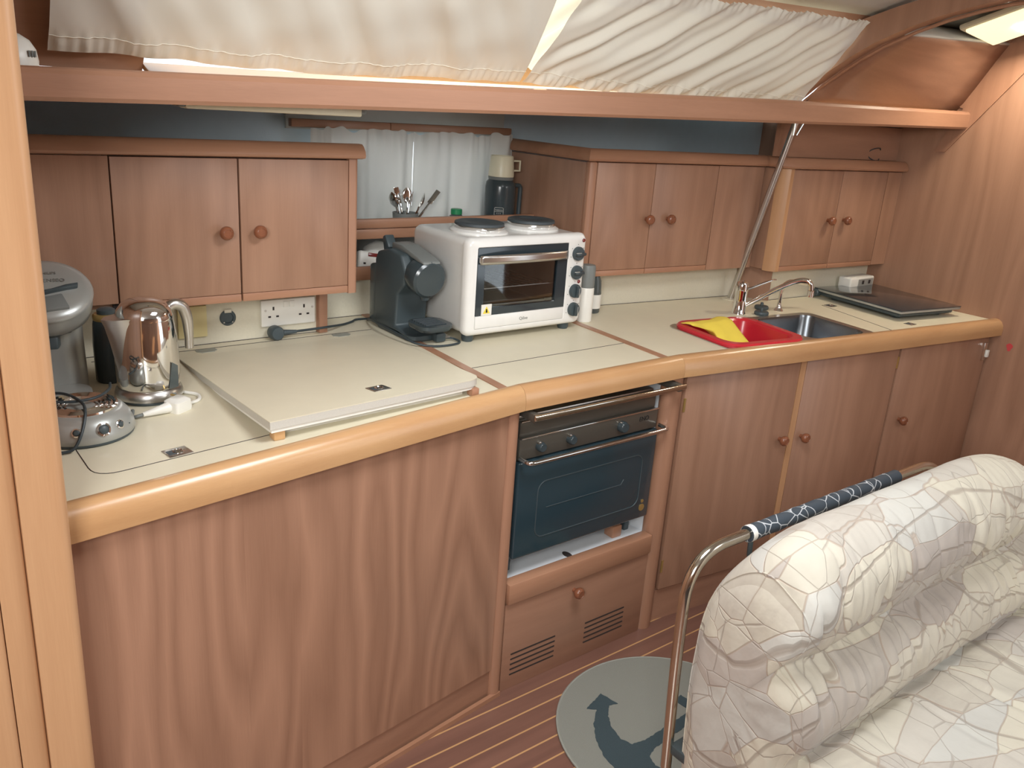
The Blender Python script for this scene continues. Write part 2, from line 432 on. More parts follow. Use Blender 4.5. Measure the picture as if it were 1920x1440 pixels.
def face_mat(x, y, z, dirx=(1, 0), tilt=0):
    """matrix whose local XY plane is a vertical front face: local x along dirx (plan), local y up, local z outward"""
    d = Vector((dirx[0], dirx[1], 0)).normalized(); u = Vector((0, 0, 1)); nrm = d.cross(u)
    m = Matrix((d, u, nrm)).transposed().to_4x4(); m.translation = (x, y, z); return m
def rrect(x0, x1, y0, y1, r, seg=6):
    out = []
    for cx, cy, a0 in ((x1 - r, y1 - r, 0), (x0 + r, y1 - r, 90), (x0 + r, y0 + r, 180), (x1 - r, y0 + r, 270)):
        for k in range(seg + 1):
            a = math.radians(a0 + 90 * k / seg); out.append((cx + r * math.cos(a), cy + r * math.sin(a)))
    return out
def lerp(a, b, t): return a + (b - a) * t
def interp(tab, x):
    if x <= tab[0][0]: return tab[0][1]
    for (x0, y0), (x1, y1) in zip(tab, tab[1:]):
        if x <= x1: return lerp(y0, y1, (x - x0) / (x1 - x0))
    return tab[-1][1]
def smooth(t): t = max(0, min(1, t)); return t * t * (3 - 2 * t)
def arc_path(pts, r, seg=6):
    """round the corners of a polyline"""
    P = [Vector(p) for p in pts]; out = [P[0]]
    for i in range(1, len(P) - 1):
        a = (P[i - 1] - P[i]); b = (P[i + 1] - P[i]); la, lb = a.length, b.length
        rr = min(r, la * 0.48, lb * 0.48); p0 = P[i] + a / la * rr; p1 = P[i] + b / lb * rr
        for k in range(seg + 1):
            t = k / seg; out.append((1 - t) ** 2 * p0 + 2 * t * (1 - t) * P[i] + t * t * p1)
    out.append(P[-1]); return out
def catmull(pts, k=6):
    P = [Vector(p) for p in pts]; P = [2 * P[0] - P[1]] + P + [2 * P[-1] - P[-2]]; out = []
    for i in range(1, len(P) - 2):
        for j in range(k):
            t = j / k
            out.append(0.5 * ((2 * P[i]) + (-P[i - 1] + P[i + 1]) * t + (2 * P[i - 1] - 5 * P[i] + 4 * P[i + 1] - P[i + 2]) * t * t + (-P[i - 1] + 3 * P[i] - 3 * P[i + 1] + P[i + 2]) * t ** 3))
    out.append(P[-2]); return out

FL = -0.045      # floor level
ZC = 0.90        # worktop level
XB = 3.60        # forward bulkhead
KNOB = MB().lathe([(0.006, 0), (0.006, 0.009), (0.0115, 0.012), (0.0148, 0.018), (0.015, 0.022), (0.013, 0.027), (0.009, 0.0295), (0.0085, 0.0285), (0.001, 0.0285)], 20).mesh('knob', M['knob'])
def knob(parent, x, y, z, d=(1, 0), s=1.0):
    m = face_mat(x, y, z, d); return inst('knob', KNOB, parent, m @ Matrix.Scale(s * 1.18, 4))

#==STRUCTURE==
# ------------------------------------------------------------------ cabin shell
fl = struct('floor', MB().bx(-1.4, XB, -2.0, 2.7, FL - 0.04, FL - 0.006), 'gap', 'teak and holly striped cabin sole')
sp = 0.0601
edges = [1.6185 - sp * k for k in range(28)]
for k in range(27):
    y1, y0 = edges[k] - 0.0025, edges[k + 1] + 0.0025
    MB().bx(-1.4, XB, y0, y1, FL - 0.006, FL).build('plank', 'floor', fl)
    MB().bx(-1.4, XB, y1, y1 + 0.005, FL - 0.006, FL + 0.0002).build('inlay_strip', 'holly', fl)
MB().bx(-1.4, XB, 1.6185, 1.70, FL - 0.006, FL).build('plank', 'floor', fl)

# rest of the cabin behind and around the viewpoint
struct('wall_back', MB().bx(-1.4, XB, -2.04, -2.0, FL, 2.06), 'cab_v', 'wood panelled far side of the cabin')
struct('wall_left', MB().bx(-1.44, -1.4, -2.0, 2.7, FL, 2.06), 'cab_v', 'wood panelled aft end of the cabin')
# deckhead with hatch openings
hatches = [[(0.9, 0.56), (1.5, 0.56), (1.5, 1.16), (0.9, 1.16)], [(2.2, -0.8), (2.8, -0.8), (2.8, -0.2), (2.2, -0.2)],  # the saloon opening is added to go with the bulkhead fill
           [(-1.18, -0.95), (-0.28, -0.95), (-0.28, -0.02), (-1.18, -0.02)]]
struct('ceiling', MB().prism([(-1.4, -2.0), (XB, -2.0), (XB, 1.22), (-1.4, 1.22)], 2.06, 2.08, holes=hatches), 'vinyl_lt', 'pale lined deckhead')

# forward bulkhead on the right, following the coachroof section
bprof = [(-0.6, FL), (2.75, FL), (2.75, 1.62), (2.1, 1.62), (1.93, 1.85), (1.72, 2.06), (1.2, 2.08), (-0.6, 2.08)]
mB = Matrix(((0, 0, 1, 0), (1, 0, 0, 0), (0, 1, 0, 0), (0, 0, 0, 1)))   # (a,b,c)->(x=c,y=a,z=b)
bulk = struct('wall_right', MB().prism(bprof, XB, XB + 0.03, mat=mB), 'cab_v', 'tall teak veneer bulkhead closing the galley')
# sloping trim strip on the bulkhead and a small red stain
MB().prism([(1.745, 1.70), (1.775, 1.70), (1.625, 1.955), (1.585, 1.955)], XB - 0.012, XB, mat=mB).build('sloping_batten', 'trim_v', bulk)
MB().prism([(1.719, 1.692), (1.745, 1.70), (1.60, 1.935), (1.55, 1.94), (1.50, 1.86), (1.755, 1.522), (1.80, 1.522)], XB - 0.006, XB, mat=mB).build('corner_fillet', 'trim_v', bulk)
MB().prism([(1.332 + 0.011 * math.cos(a) * (1 + 0.3 * math.sin(3 * a)), 0.808 + 0.016 * math.sin(a)) for a in [2 * PI * k / 14 for k in range(14)]], XB - 0.0008, XB, mat=mB).build('red_stain', 'redmark', bulk, label='small red smudge on the bulkhead')

# hull side with portlight opening behind the niche
HY = 2.66
hull = struct('wall_hull', MB().prism([(-1.4, 0.3), (XB, 0.3), (XB, 1.59), (-1.4, 1.59)], 0, 0.03,
    holes=[[(1.30, 1.215), (1.92, 1.215), (1.92, 1.44), (1.30, 1.44)]], mat=Matrix(((1, 0, 0, 0), (0, 0, 1, HY), (0, 1, 0, 0), (0, 0, 0, 1)))), 'vinyl', 'blue grey vinyl hull lining above the lockers')
MB().bx(1.16, 2.02, HY - 0.012, HY - 0.001, 1.47, 1.57).build('painted_lit_lining', 'vinyl_lt', hull)  # pale tone stands in for lining lit by the niche window
wn = thing('window_1', 'long portlight behind the niche curtains', None, (1.61, HY, 1.2), kind='structure')
for a in ((1.285, 1.30, 1.205, 1.45), (1.92, 1.935, 1.205, 1.45), (1.285, 1.935, 1.20, 1.215), (1.285, 1.935, 1.44, 1.455)):
    MB().bx(a[0], a[1], HY - 0.008, HY + 0.03, a[2], a[3]).build('window_frame', 'white', wn, world=True)
MB().bx(1.30, 1.92, HY + 0.014, HY + 0.018, 1.215, 1.44).build('pane', 'pane', wn, world=True)
# coachroof side (teak) with the long window
YB = [(0.2, 2.07), (0.9, 2.10), (1.8, 2.10), (2.9, 2.03), (3.6, 1.98)]
ZB = [(0.2, 1.60), (1.0, 1.61), (2.9, 1.655), (3.6, 1.665)]
def coach(x, t, off=0.0):
    yb, zb = interp(YB, x), interp(ZB, x)
    y = yb - 0.25 * t; z = zb + 0.355 * t - 0.05 * t * t
    return Vector((x, y - off * 0.8, z - off * 0.6))
def coach_strip(x0, x1, t0, t1, th=0.02, nu=14, nv=5, off=0.0):
    mb = MB(); fr = lambda u, v: coach(lerp(x0, x1, u), lerp(t0, t1, v), off)
    bk = lambda u, v: coach(lerp(x0, x1, u), lerp(t0, t1, v), off - th)
    n0 = 0
    mb.grid(fr, nu, nv); mb.grid(bk, nu, nv)
    # rim
    per = [(i / (nu - 1), 0) for i in range(nu)] + [(1, j / (nv - 1)) for j in range(1, nv)] + [(i / (nu - 1), 1) for i in range(nu - 2, -1, -1)] + [(0, j / (nv - 1)) for j in range(nv - 2, 0, -1)]
    k = len(per); vs = [fr(*p) for p in per] + [bk(*p) for p in per]
    mb.add(vs, [(i, (i + 1) % k, k + (i + 1) % k, k + i) for i in range(k)]); return mb
cs = coach_strip(-1.3, 0.58, 0.0, 1.0, nu=6)
coachw = struct('wall_coachroof', cs, 'cab_x', 'dark teak coachroof side beside the window curtain')
mb = MB()
mb.grid(lambda u, v: (lerp(0.58, 2.86, u), interp(YB, lerp(0.58, 2.86, u)) + lerp(-0.150, -0.004, v), interp(ZB, lerp(0.58, 2.86, u)) + lerp(-0.034, 0.020, v)), 24, 3)
thicken(mb.build('window_sill', 'rail', coachw), 0.012, -1)
mb = MB()
mb.grid(lambda u, v: (lerp(-1.4, XB, u), interp(YB, lerp(-1.4, XB, u)) + lerp(-0.01, 1.3, v), interp(ZB, lerp(-1.4, XB, u)) - 0.012), 24, 3)
o = mb.build('side_deck', 'vinyl_lt', coachw); thicken(o, 0.016, -1)
coach_strip(0.58, 2.86, 0.88, 1.0).build('window_head', 'cab_x', coachw)
coach_strip(2.86, 2.93, 0.0, 1.0, nu=3).build('end_panel', 'cab_x', coachw)
w2 = thing('window_2', 'long coachroof window behind the upper curtains', None, (1.7, 2.0, 1.7), kind='structure')
coach_strip(0.58, 2.86, 0.04, 0.88, th=0.004, off=-0.006).build('pane', 'pane', w2, world=True)
# deckhead curve from the window head to the flat ceiling
def deck_curve(u, v):
    x = lerp(-1.4, XB, u); p = coach(x, 1.0)
    a = v; y = lerp(p.y, 1.2, a); z = p.z + (2.065 - p.z) * (1 - (1 - a) ** 2)
    return (x, y, z)
o = struct('trim_1', MB().grid(deck_curve, 30, 10), 'vinyl_lt', 'curved pale deckhead lining above the curtains'); thicken(o, 0.015, 1)

# ------------------------------------------------------------------ left pillar (edge of the aft bulkhead)
pil = thing('trim_2', 'honey coloured teak bulkhead end post at the left edge', None, (0.15, 1.35, FL), kind='structure')
def halfround(x0, x1, yf, r):     # plan outline with rounded front right corner
    pts = [(x0, yf + 0.1), (x0, yf)]
    for k in range(7):
        a = math.radians(-90 + 90 * k / 6); pts.append((x1 - r + r * math.cos(a), yf + r + r * math.sin(a)))
    return pts + [(x1, yf + 0.1)]
MB().prism(halfround(0.158, 0.226, 1.36, 0.018), FL, 2.05).build('post', 'post', pil, world=True)
MB().prism(halfround(0.118, 0.1575, 1.368, 0.006), FL, 2.05).build('cover_strip', 'post', pil, world=True)
MB().prism(halfround(0.060, 0.1175, 1.362, 0.012), FL, 2.05).build('door_jamb', 'post', pil, world=True)
MB().prism([(-0.6, 1.385), (0.054, 1.385), (0.054, 1.42), (-0.6, 1.42)], FL, 2.05).build('bulkhead_panel', 'cab_v', pil, world=True)
MB().prism([(0.05, 1.40), (0.21, 1.40), (0.21, 2.6), (0.05, 2.6)], FL, 2.0).build('bulkhead_return', 'cab_v', pil, world=True)

# ------------------------------------------------------------------ overhead shelf
SY = [(0.2, 1.79), (1.0, 1.84), (2.0, 1.83), (2.9, 1.755), (3.6, 1.685)]
ST = [(0.2, 1.598), (1.0, 1.620), (2.5, 1.664), (3.6, 1.682)]
SBm = [(0.2, 1.539), (1.0, 1.557), (2.5, 1.590), (3.6, 1.615)]
xs = [0.2 + (XB - 0.2) * k / 24 for k in range(25)]
mb = MB(); n = 7
for x in xs:
    y, zt, zb = interp(SY, x), interp(ST, x), interp(SBm, x)
    for dy, z in ((0.026, zb), (0.006, zb), (0.0, zb + 0.008), (0.0, zt - 0.012), (0.006, zt - 0.003), (0.012, zt), (0.026, zt)): mb.v.append(Vector((x, y + dy, z)))
for i in range(24):
    for k in range(n): k2 = (k + 1) % n; mb.f.append((i * n + k, (i + 1) * n + k, (i + 1) * n + k2, i * n + k2))
mb.f.append(tuple(range(n))); mb.f.append(tuple(24 * n + k for k in range(n))[::-1])
shelf = thing('overhead_shelf', 'long teak overhead shelf with deep front board below the curtains', 'shelf', (1.9, 1.8, 1.56))
mb.build('front_board', 'trim_x', shelf, world=True, sharp=20)
mb = MB()
mb.grid(lambda u, v: (lerp(0.2, XB, u), lerp(interp(SY, lerp(0.2, XB, u)) + 0.026, 2.12, v), interp(SBm, lerp(0.2, XB, u)) + 0.03), 20, 3)
thicken(mb.build('shelf_board', 'rail', shelf, world=True), 0.012)
mb = MB()
mb.grid(lambda u, v: (lerp(0.2, XB, u), lerp(interp(SY, lerp(0.2, XB, u)) + 0.026, HY, v), interp(SBm, lerp(0.2, XB, u)) + 0.012), 20, 3)
thicken(mb.build('underside_lining', 'vinyl_lt', shelf, world=True), 0.01)
MB().prism([(2.84, 2.015), (XB, 1.955), (XB, 1.975), (2.84, 2.035)], 1.4685, 1.60).build('end_fascia', 'cab_x', shelf, world=True)

# slim light under the shelf
t = thing('under_shelf_light', 'slim cream strip light fixed under the overhead shelf', 'light', (0.82, 1.93, 1.54))
MB().bx(0.615, 1.03, 1.91, 1.96, 1.538, 1.562, 0.004).build('housing', 'cream_pl', t, world=True)
MB().bx(0.60, 0.616, 1.912, 1.958, 1.541, 1.562, 0.003).build('end_cap', 'greypl', t, world=True)
MB().bx(1.029, 1.045, 1.912, 1.958, 1.545, 1.565, 0.003).build('end_cap', 'greypl', t, world=True)

# ------------------------------------------------------------------ arched beam and side panel at the forward end
inner = [(2.035, 1.655), (2.004, 1.682), (1.94, 1.735), (1.871, 1.784), (1.80, 1.83), (1.725, 1.871), (1.62, 1.915), (1.521, 1.948), (1.42, 1.973), (1.332, 1.990), (1.15, 2.008)]
outer = [(2.13, 1.655), (2.10, 1.70), (2.03, 1.775), (1.96, 1.835), (1.89, 1.885), (1.80, 1.942), (1.66, 1.985), (1.55, 2.012), (1.44, 2.035), (1.34, 2.05), (1.15, 2.065)]
beam = MB()
for k in range(len(inner) - 1):
    q = [inner[k], inner[k + 1], outer[k + 1], outer[k]]
vs = [(2.88, y, z) for y, z in inner] + [(2.88, y, z) for y, z in outer] + [(2.935, y, z) for y, z in inner] + [(2.935, y, z) for y, z in outer]
n = len(inner); fs = []
for k in range(n - 1):
    fs += [(k, k + 1, n + k + 1, n + k), (2 * n + k, 3 * n + k, 3 * n + k + 1, 2 * n + k + 1), (k, 2 * n + k, 2 * n + k + 1, k + 1), (n + k, n + k + 1, 3 * n + k + 1, 3 * n + k)]
fs += [(0, n, 3 * n, 2 * n), (n - 1, 3 * n - 1, 4 * n - 1, 2 * n - 1)]
o = struct('trim_3', MB().add(vs, fs), 'cab_v', 'arched teak beam curving up beside the window curtain')
# bead along the beam
MB().tube([(2.94, y - 0.004, z - 0.006) for y, z in inner], 0.006, 8).build('bead', 'trim_x', o)
sideA = [(2.0, 1.655), (1.93, 1.735), (1.86, 1.79), (1.79, 1.835), (1.72, 1.872), (1.66, 1.90)]
sideB = [(1.76, 1.665), (1.722, 1.71), (1.69, 1.765), (1.66, 1.82), (1.63, 1.875), (1.60, 1.925)]
def sp_fn(u, v):
    i = v * 5; k = min(4, int(i)); t = i - k
    a = Vector(sideA[k]).lerp(Vector(sideA[k + 1]), t); b = Vector(sideB[k]).lerp(Vector(sideB[k + 1]), t)
    p = a.lerp(b, u); return (lerp(2.935, XB, u), p.x, p.y)
o = struct('wall_forward_side', MB().grid(sp_fn, 8, 11), 'cab_x', 'teak side panel between arched beam and bulkhead'); thicken(o, 0.012, 1)

mb = MB(); mb.grid(lambda u, v: (lerp(2.935, XB, u), lerp(lerp(1.66, 1.60, u), lerp(1.84, 1.78, u), v), lerp(lerp(1.90, 1.925, u), 1.985, v)), 6, 3)
thicken(mb.build('deckhead_filler', 'vinyl_lt', o), 0.008, 1)
# deckhead lamp, upper right
t = thing('deckhead_lamp', 'lit cream ceiling lamp above the arched beam at upper right', 'lamp', (3.37, 1.51, 1.98))
lm = Matrix.Translation((3.37, 1.51, 1.982)) @ Euler((math.radians(-20), math.radians(6), 0)).to_matrix().to_4x4()
MB().box((0, 0, 0), (0.26, 0.25, 0.02), 0.008, mat=lm).build('frame', 'cream_pl', t, world=True)
MB().box((0, 0, -0.014), (0.23, 0.22, 0.014), 0.006, mat=lm).build('diffuser', 'lampglow', t, world=True)
lamp('deckhead_lamp_light', 'AREA', (3.36, 1.45, 1.945), (3.25, 1.2, 0.9), 6.0, (1.0, 0.9, 0.72), (0.22, 0.22))
MB().box((0.03, -0.03, -0.023), (0.09, 0.05, 0.008), 0.003, mat=lm).build('bulb', 'bulb', t, world=True)

# rounded white cover at far left on the shelf
t = thing('alarm_unit', 'rounded white plastic alarm unit on the shelf beside the left post', 'alarm', (0.30, 1.93, 1.585))
mb = MB().lathe([(0.045, 0), (0.047, 0.02), (0.044, 0.04), (0.034, 0.056), (0.018, 0.066), (0.001, 0.069)], 24, Matrix.Translation((0.302, 1.93, 1.59)))
mb.build('cover', 'white', t, world=True)
for k in range(3):
    a = math.radians(-58 + k * 9); MB().box((0.302 + 0.0475 * math.cos(a), 1.93 + 0.0475 * math.sin(a), 1.622), (0.003, 0.004, 0.011), mat=None).build('vent_slot', 'greypl', t, world=True)

#==CURTAINS==
# ------------------------------------------------------------------ upper curtains
def upper_curtain(name, label, x0b, x1b, x0t, x1t, seed, shear, amp, nfold, gather):
    t = thing(name, label, 'curtain', ((x0b + x1b) / 2, 2.02, 1.66), group='curtains over the long coachroof window')
    rnd = random.Random(seed); ph = [rnd.uniform(0, 6.28) for _ in range(8)]
    def fn(u, v):
        x = lerp(lerp(x0b, x1b, u), lerp(x0t, x1t, u), v)
        xc = x
        s = u * nfold + v * shear
        fold = math.sin(6.283 * s + ph[0]) * 0.55 + math.sin(6.283 * s * 1.73 + ph[1] + v * 2.0) * 0.35 + math.sin(6.283 * s * 0.53 + ph[2] - v) * 0.4
        fold = math.copysign(abs(fold) ** 0.8, fold)
        mid = 0.25 + 0.75 * math.sin(PI * min(1, max(0, 0.12 + 0.8 * v)))
        hem = max(0, 1 - v / 0.17) + 0.8 * max(0, (v - 0.88) / 0.12)
        rip = math.sin(6.283 * u * gather + 3 * math.sin(u * 23 + ph[3])) * 0.0045 + math.sin(6.283 * u * gather * 0.61 + ph[4]) * 0.003
        puff = 0.016 * math.sin(PI * min(1, v * 1.05)) ** 0.7
        nz = mnoise.noise(Vector((u * 9 + seed, v * 3, 1.3))) * 0.010
        mid *= 0.15 + 0.85 * smooth(u / 0.07) * smooth((1 - u) / 0.05)
        off = 0.035 + amp * fold * mid + rip * hem + puff + nz * mid
        p = coach(xc, lerp(0.085, 1.0, v), off)
        sag = interp(DIP, x) * (1 - v)
        p.z += sag + (rip * 0.6 if v < 0.03 else 0)
        return p
    cl = MB().grid(fn, 240, 44).build('cloth', 'curtain', t, world=True, sharp=80)
    # stitched hem line
    pts = [fn(i / 200, 0.115) + Vector((0, -0.0012, -0.0012)) for i in range(201)]
    MB().tube(pts, 0.0007, 4).build('hem_stitching', 'stitch', cl, world=True)
    return t
DIP = [(0.3, 0.022), (0.6, 0.022), (0.9, 0.012), (1.3, 0.016), (1.6, 0.020), (2.0, 0.004), (2.4, 0.0), (2.9, -0.008)]
upper_curtain('window_curtain', 'white gathered curtain left of the bright slit over the long window', 0.385, 1.612, 0.37, 1.555, 3, 0.8, 0.010, 6.0, 46)
upper_curtain('window_curtain', 'white gathered curtain with diagonal folds beside the arched beam', 1.618, 2.856, 1.655, 2.872, 11, -2.6, 0.017, 8.0, 52)
#==LOWER==
def pbox(A, B, dep, z0, z1, r=0.0, seg=2, mb=None, front=0.0):
    """box whose front face runs in plan from A to B, going 'dep' back from it; front>0 sets it proud"""
    A, B = Vector((A[0], A[1], 0)), Vector((B[0], B[1], 0)); d = (B - A); L = d.length; d.normalize(); n = Vector((-d.y, d.x, 0))
    m = Matrix((d, n, Vector((0, 0, 1)))).transposed().to_4x4(); c = (A + B) / 2 + n * (dep / 2 - front); c.z = (z0 + z1) / 2
    m.translation = c
    return (mb or MB()).box((0, 0, 0), (L, dep, z1 - z0), r, seg, m)
def on(A, B, x):
    t = (x - A[0]) / (B[0] - A[0]); return (x, A[1] + (B[1] - A[1]) * t)
RAIL = [(0.226, 1.425), (1.33, 1.578), (1.945, 1.582), (3.60, 1.372)]
# ------------------------------------------------------------------ worktop
wt = thing('worktop', 'long cream laminate galley worktop with honey teak edge rail', 'worktop', (1.9, 1.9, 0.86))
prof = [(0.0, 0.846), (-0.001, 0.868), (0.002, 0.886), (0.010, 0.900), (0.022, 0.9075), (0.036, 0.909), (0.043, 0.905), (0.043, 0.846)]
full = MB().sweep(RAIL, prof); n = len(prof)
for i in range(3):
    a = [full.v[(i + j) * n + k] for j in range(2) for k in range(n)]
    if i > 0: a = [p + ((Vector(RAIL[i + 1]) - Vector(RAIL[i])).normalized().to_3d() * 0.0009 if q < n else Vector()) for q, p in enumerate(a)]
    fs = [(k, n + k, n + (k + 1) % n, (k + 1) % n) for k in range(n)] + [tuple(range(n)), tuple(range(2 * n - 1, n - 1, -1))]
    MB().add(a, fs).build('edge_rail', 'rail', wt, world=True, sharp=50)
s1f, s1b, s2f, s2b = (1.275, 1.60), (1.318, 2.436), (1.893, 1.61), (1.945, 2.436)
W = 0.026
MB().prism([(0.212, 1.458), (1.275, 1.606), (1.318, 2.436), (1.10, 2.436), (1.10, 2.31), (0.212, 2.31)], 0.872, ZC).build('laminate_section', 'lam', wt, world=True)
MB().prism([(1.275 + W, 1.611), (1.893, 1.616), (1.945, 2.436), (1.318 + W, 2.436)], 0.872, ZC).build('laminate_section', 'lam', wt, world=True)
sk = Matrix.Translation((2.55, 1.70, 0)) @ Matrix.Rotation(math.radians(-7.2), 4, 'Z')
def skp(x, y, z=0): return sk @ Vector((x, y, z))
hole = [tuple(skp(x, y))[:2] for x, y in rrect(-0.345, 0.335, -0.150, 0.150, 0.03)]
MB().prism([(1.893 + W, 1.616), (1.96, 1.622), (3.60, 1.414), (3.60, 1.985), (2.95, 2.03), (2.95, 2.14), (2.0, 2.255), (1.97, 2.436), (1.945 + W, 2.436)], 0.872, ZC, holes=[hole]).build('laminate_section', 'lam', wt, world=True)
for f, b in ((s1f, s1b), (s2f, s2b)):
    MB().prism([f, (f[0] + W, f[1] + 0.004), (b[0] + W, b[1]), b], 0.872, 0.9025).build('divider_strip', 'trim_x', wt, world=True)
def seam(pts, r=0.0011): return MB().tube(pts, r, 5).build('seam', 'gap', wt, world=True)
seam(arc_path([(0.305, 2.0, ZC), (0.305, 1.556, ZC), (0.66, 1.604, ZC)], 0.05))
seam([(0.46, 2.262, ZC), (1.26, 2.262, ZC)]); seam([(1.312, 1.80, ZC), (1.905, 1.806, ZC)])
seam([(3.105, 1.875, ZC), (2.985, 1.50, ZC)])
for x, y in ((0.745, 2.246), (1.148, 2.243)):
    MB().prism([(x - 0.028, y - 0.006), (x - 0.016, y - 0.018), (x + 0.016, y - 0.018), (x + 0.028, y - 0.006), (x + 0.026, y + 0.012), (x - 0.026, y + 0.012)], ZC, ZC + 0.0015).build('hinge_cover', 'greyhinge', wt, world=True)
def catch(parent, m4, s=1.0):
    p = MB().box((0, 0, 0.001), (0.048 * s, 0.040 * s, 0.002), 0.001, mat=m4).build('flush_catch', 'steel', parent, world=True)
    MB().lathe([(0.012 * s, 0.0018), (0.012 * s, 0.003), (0.009 * s, 0.004), (0.008 * s, 0.0025), (0.001, 0.0025)], 18, m4 @ Matrix.Translation((0.002, 0, 0))).build('pull_ring', 'chrome', p, world=True)
    MB().box((-0.011 * s, 0, 0.0023), (0.018 * s, 0.02 * s, 0.0008), mat=m4).build('thumb_recess', 'iron', p, world=True)
catch(wt, Matrix.Translation((0.466, 1.602, ZC)) @ Matrix.Rotation(0.14, 4, 'Z'))
catch(wt, Matrix.Translation((3.135, 1.855, ZC)), 0.9); catch(wt, Matrix.Translation((3.16, 1.53, ZC)), 0.8)

# raised icebox lid
Lm = Matrix.Translation((0, 2.20, ZC - 0.0165)) @ Matrix.Rotation(math.radians(-4.0), 4, 'X')
lid = thing('icebox_lid', 'raised cream laminate icebox lid propped on small wooden blocks', 'lid', (0.93, 1.9, ZC))
def lidpoly(d):
    p = [(0.637 + d, 1.552 - 2.20 + d)]
    c = Vector((1.212 - d, 1.602 - 2.20 + d)); r = 0.045
    for k in range(7):
        a = math.radians(-84 + 88 * k / 6); p.append((c.x - r + r * math.cos(a), c.y + r + r * math.sin(a)))
    return p + [(1.252 - d, -0.0), (0.655 + d, -0.0)]
top = MB().prism(lidpoly(0), 0.0185, 0.020, mat=Lm).build('laminate_top', 'lam', lid, world=True)
MB().prism(lidpoly(0.0004), 0.002, 0.0185, mat=Lm).build('edging', 'edge', lid, world=True)
MB().prism(lidpoly(0.004), -0.006, 0.002, mat=Lm).build('rim_seal', 'white', lid, world=True)
MB().prism([(0.675, -0.60), (1.17, -0.565), (1.21, -0.12), (0.69, -0.12)], -0.028, -0.006, mat=Lm).build('insulation_block', 'white', lid, world=True)
catch(lid, Lm @ Matrix.Translation((0.945, -0.545, 0.020)) @ Matrix.Rotation(0.1, 4, 'Z'))
MB().bx(0.650, 0.675, 1.565, 1.592, ZC, ZC + 0.0225, 0.003).build('prop_block', 'holly', lid, world=True)
MB().bx(1.178, 1.200, 1.605, 1.630, ZC, ZC + 0.0205, 0.003).build('prop_block', 'trim_x', lid, world=True)

# ------------------------------------------------------------------ base cabinets
PL = [(0.224, 1.452), (1.318, 1.604)]
bc = thing('base_cabinet', 'large plain teak veneer base panel under the left worktop', 'cabinet', (0.77, 1.6, FL))
for a, b in ((0.224, 0.555), (0.5551, 0.682), (0.6821, 1.296)):
    pbox(on(*PL, a), on(*PL, b), 0.02, 0.052, 0.872).build('veneer_panel', 'cab_fig', bc, world=True)
pbox(on(*PL, 0.224), on(*PL, 1.30), 0.02, FL, 0.0505, front=-0.006).build('kick_board', 'cab_x', bc, world=True)
pbox(on(*PL, 0.224), on(*PL, 1.33), 0.012, FL, FL + 0.014, front=0.012).build('floor_batten', 'trim_x', bc, world=True)
MB().lathe([(0.020, FL), (0.020, 0.850)], 20, Matrix.Translation((1.315, 1.613, 0))).build('corner_post', 'trim_v', bc, world=True)
MB().bx(1.298, 1.338, 1.62, 2.42, FL, 0.872).build('side_panel', 'white_liner', bc, world=True)

ov = thing('oven_compartment', 'teak framed open stove recess with white lining and vented locker below', 'cabinet', (1.62, 1.65, FL))
YM = 1.606
MB().bx(1.338, 1.916, YM - 0.012, YM + 0.03, 0.252, 0.318, 0.006).build('sill_rail', 'trim_x', ov, world=True)
MB().bx(1.338, 1.920, YM + 0.018, 2.10, 0.29, 0.305).build('recess_floor', 'white_liner', ov, world=True)
MB().bx(1.338, 1.93, 2.10, 2.12, 0.29, 0.872).build('recess_back', 'white_liner', ov, world=True)
MB().bx(1.924, 1.934, YM + 0.02, 2.10, 0.25, 0.872).build('recess_side', 'white_liner', ov, world=True)
lk = MB().bx(1.338, 1.918, YM, YM + 0.018, FL, 0.248, 0.002).build('vented_panel', 'cab_x', ov, world=True)
for gx in (1.455, 1.748):
    for k in range(5):
        MB().bx(gx - 0.085, gx + 0.085, YM - 0.0012, YM + 0.004, 0.072 - k * 0.0175, 0.0765 - k * 0.0175).build('vent_slot', 'gap', lk, world=True)
knob(ov, 1.60, YM, 0.215, s=1.0)
MB().lathe([(0.034, FL), (0.034, 0.850)], 24, Matrix.Translation((1.953, 1.632, 0))).build('corner_post', 'trim_v', ov, world=True)
MB().bx(1.80, 1.84, 1.66, 1.70, 0.305, 0.345, 0.004).build('stowage_block', 'trim_x', ov, world=True)
MB().prism([(1.61 + 0.012 * math.cos(k * PI / 8), 1.66 + 0.02 * math.sin(k * PI / 8)) for k in range(16)], 0.305, 0.306).build('drain_hole', 'gap', ov, world=True)

PR = [(1.985, 1.612), (3.60, 1.405)]
dR = (PR[1][0] - PR[0][0], PR[1][1] - PR[0][1])
rc = thing('sink_cabinet', 'three door teak base cabinet under the sink', 'cabinet', (2.8, 1.6, FL))
pbox(on(*PR, 1.985), on(*PR, 3.598), 0.02, 0.072, 0.872, front=-0.018).build('carcass', 'cab_v', rc, world=True)
pbox(on(*PR, 1.985), on(*PR, 3.598), 0.02, FL, 0.072, front=-0.012).build('kick_board', 'cab_x', rc, world=True)
doors = []
for a, b in ((1.998, 2.500), (2.532, 3.022), (3.034, 3.585)):
    doors.append(pbox(on(*PR, a), on(*PR, b), 0.018, 0.082, 0.846, 0.0015).build('door', 'cab_v', rc, world=True))
pbox(on(*PR, 2.503), on(*PR, 2.529), 0.016, 0.082, 0.846).build('centre_stile', 'post', rc, world=True)
for d, x, z in ((doors[0], 2.458, 0.560), (doors[1], 2.565, 0.555), (doors[2], 3.105, 0.546)):
    x_, y_ = on(*PR, x); knob(d, x_, y_, z, dR)
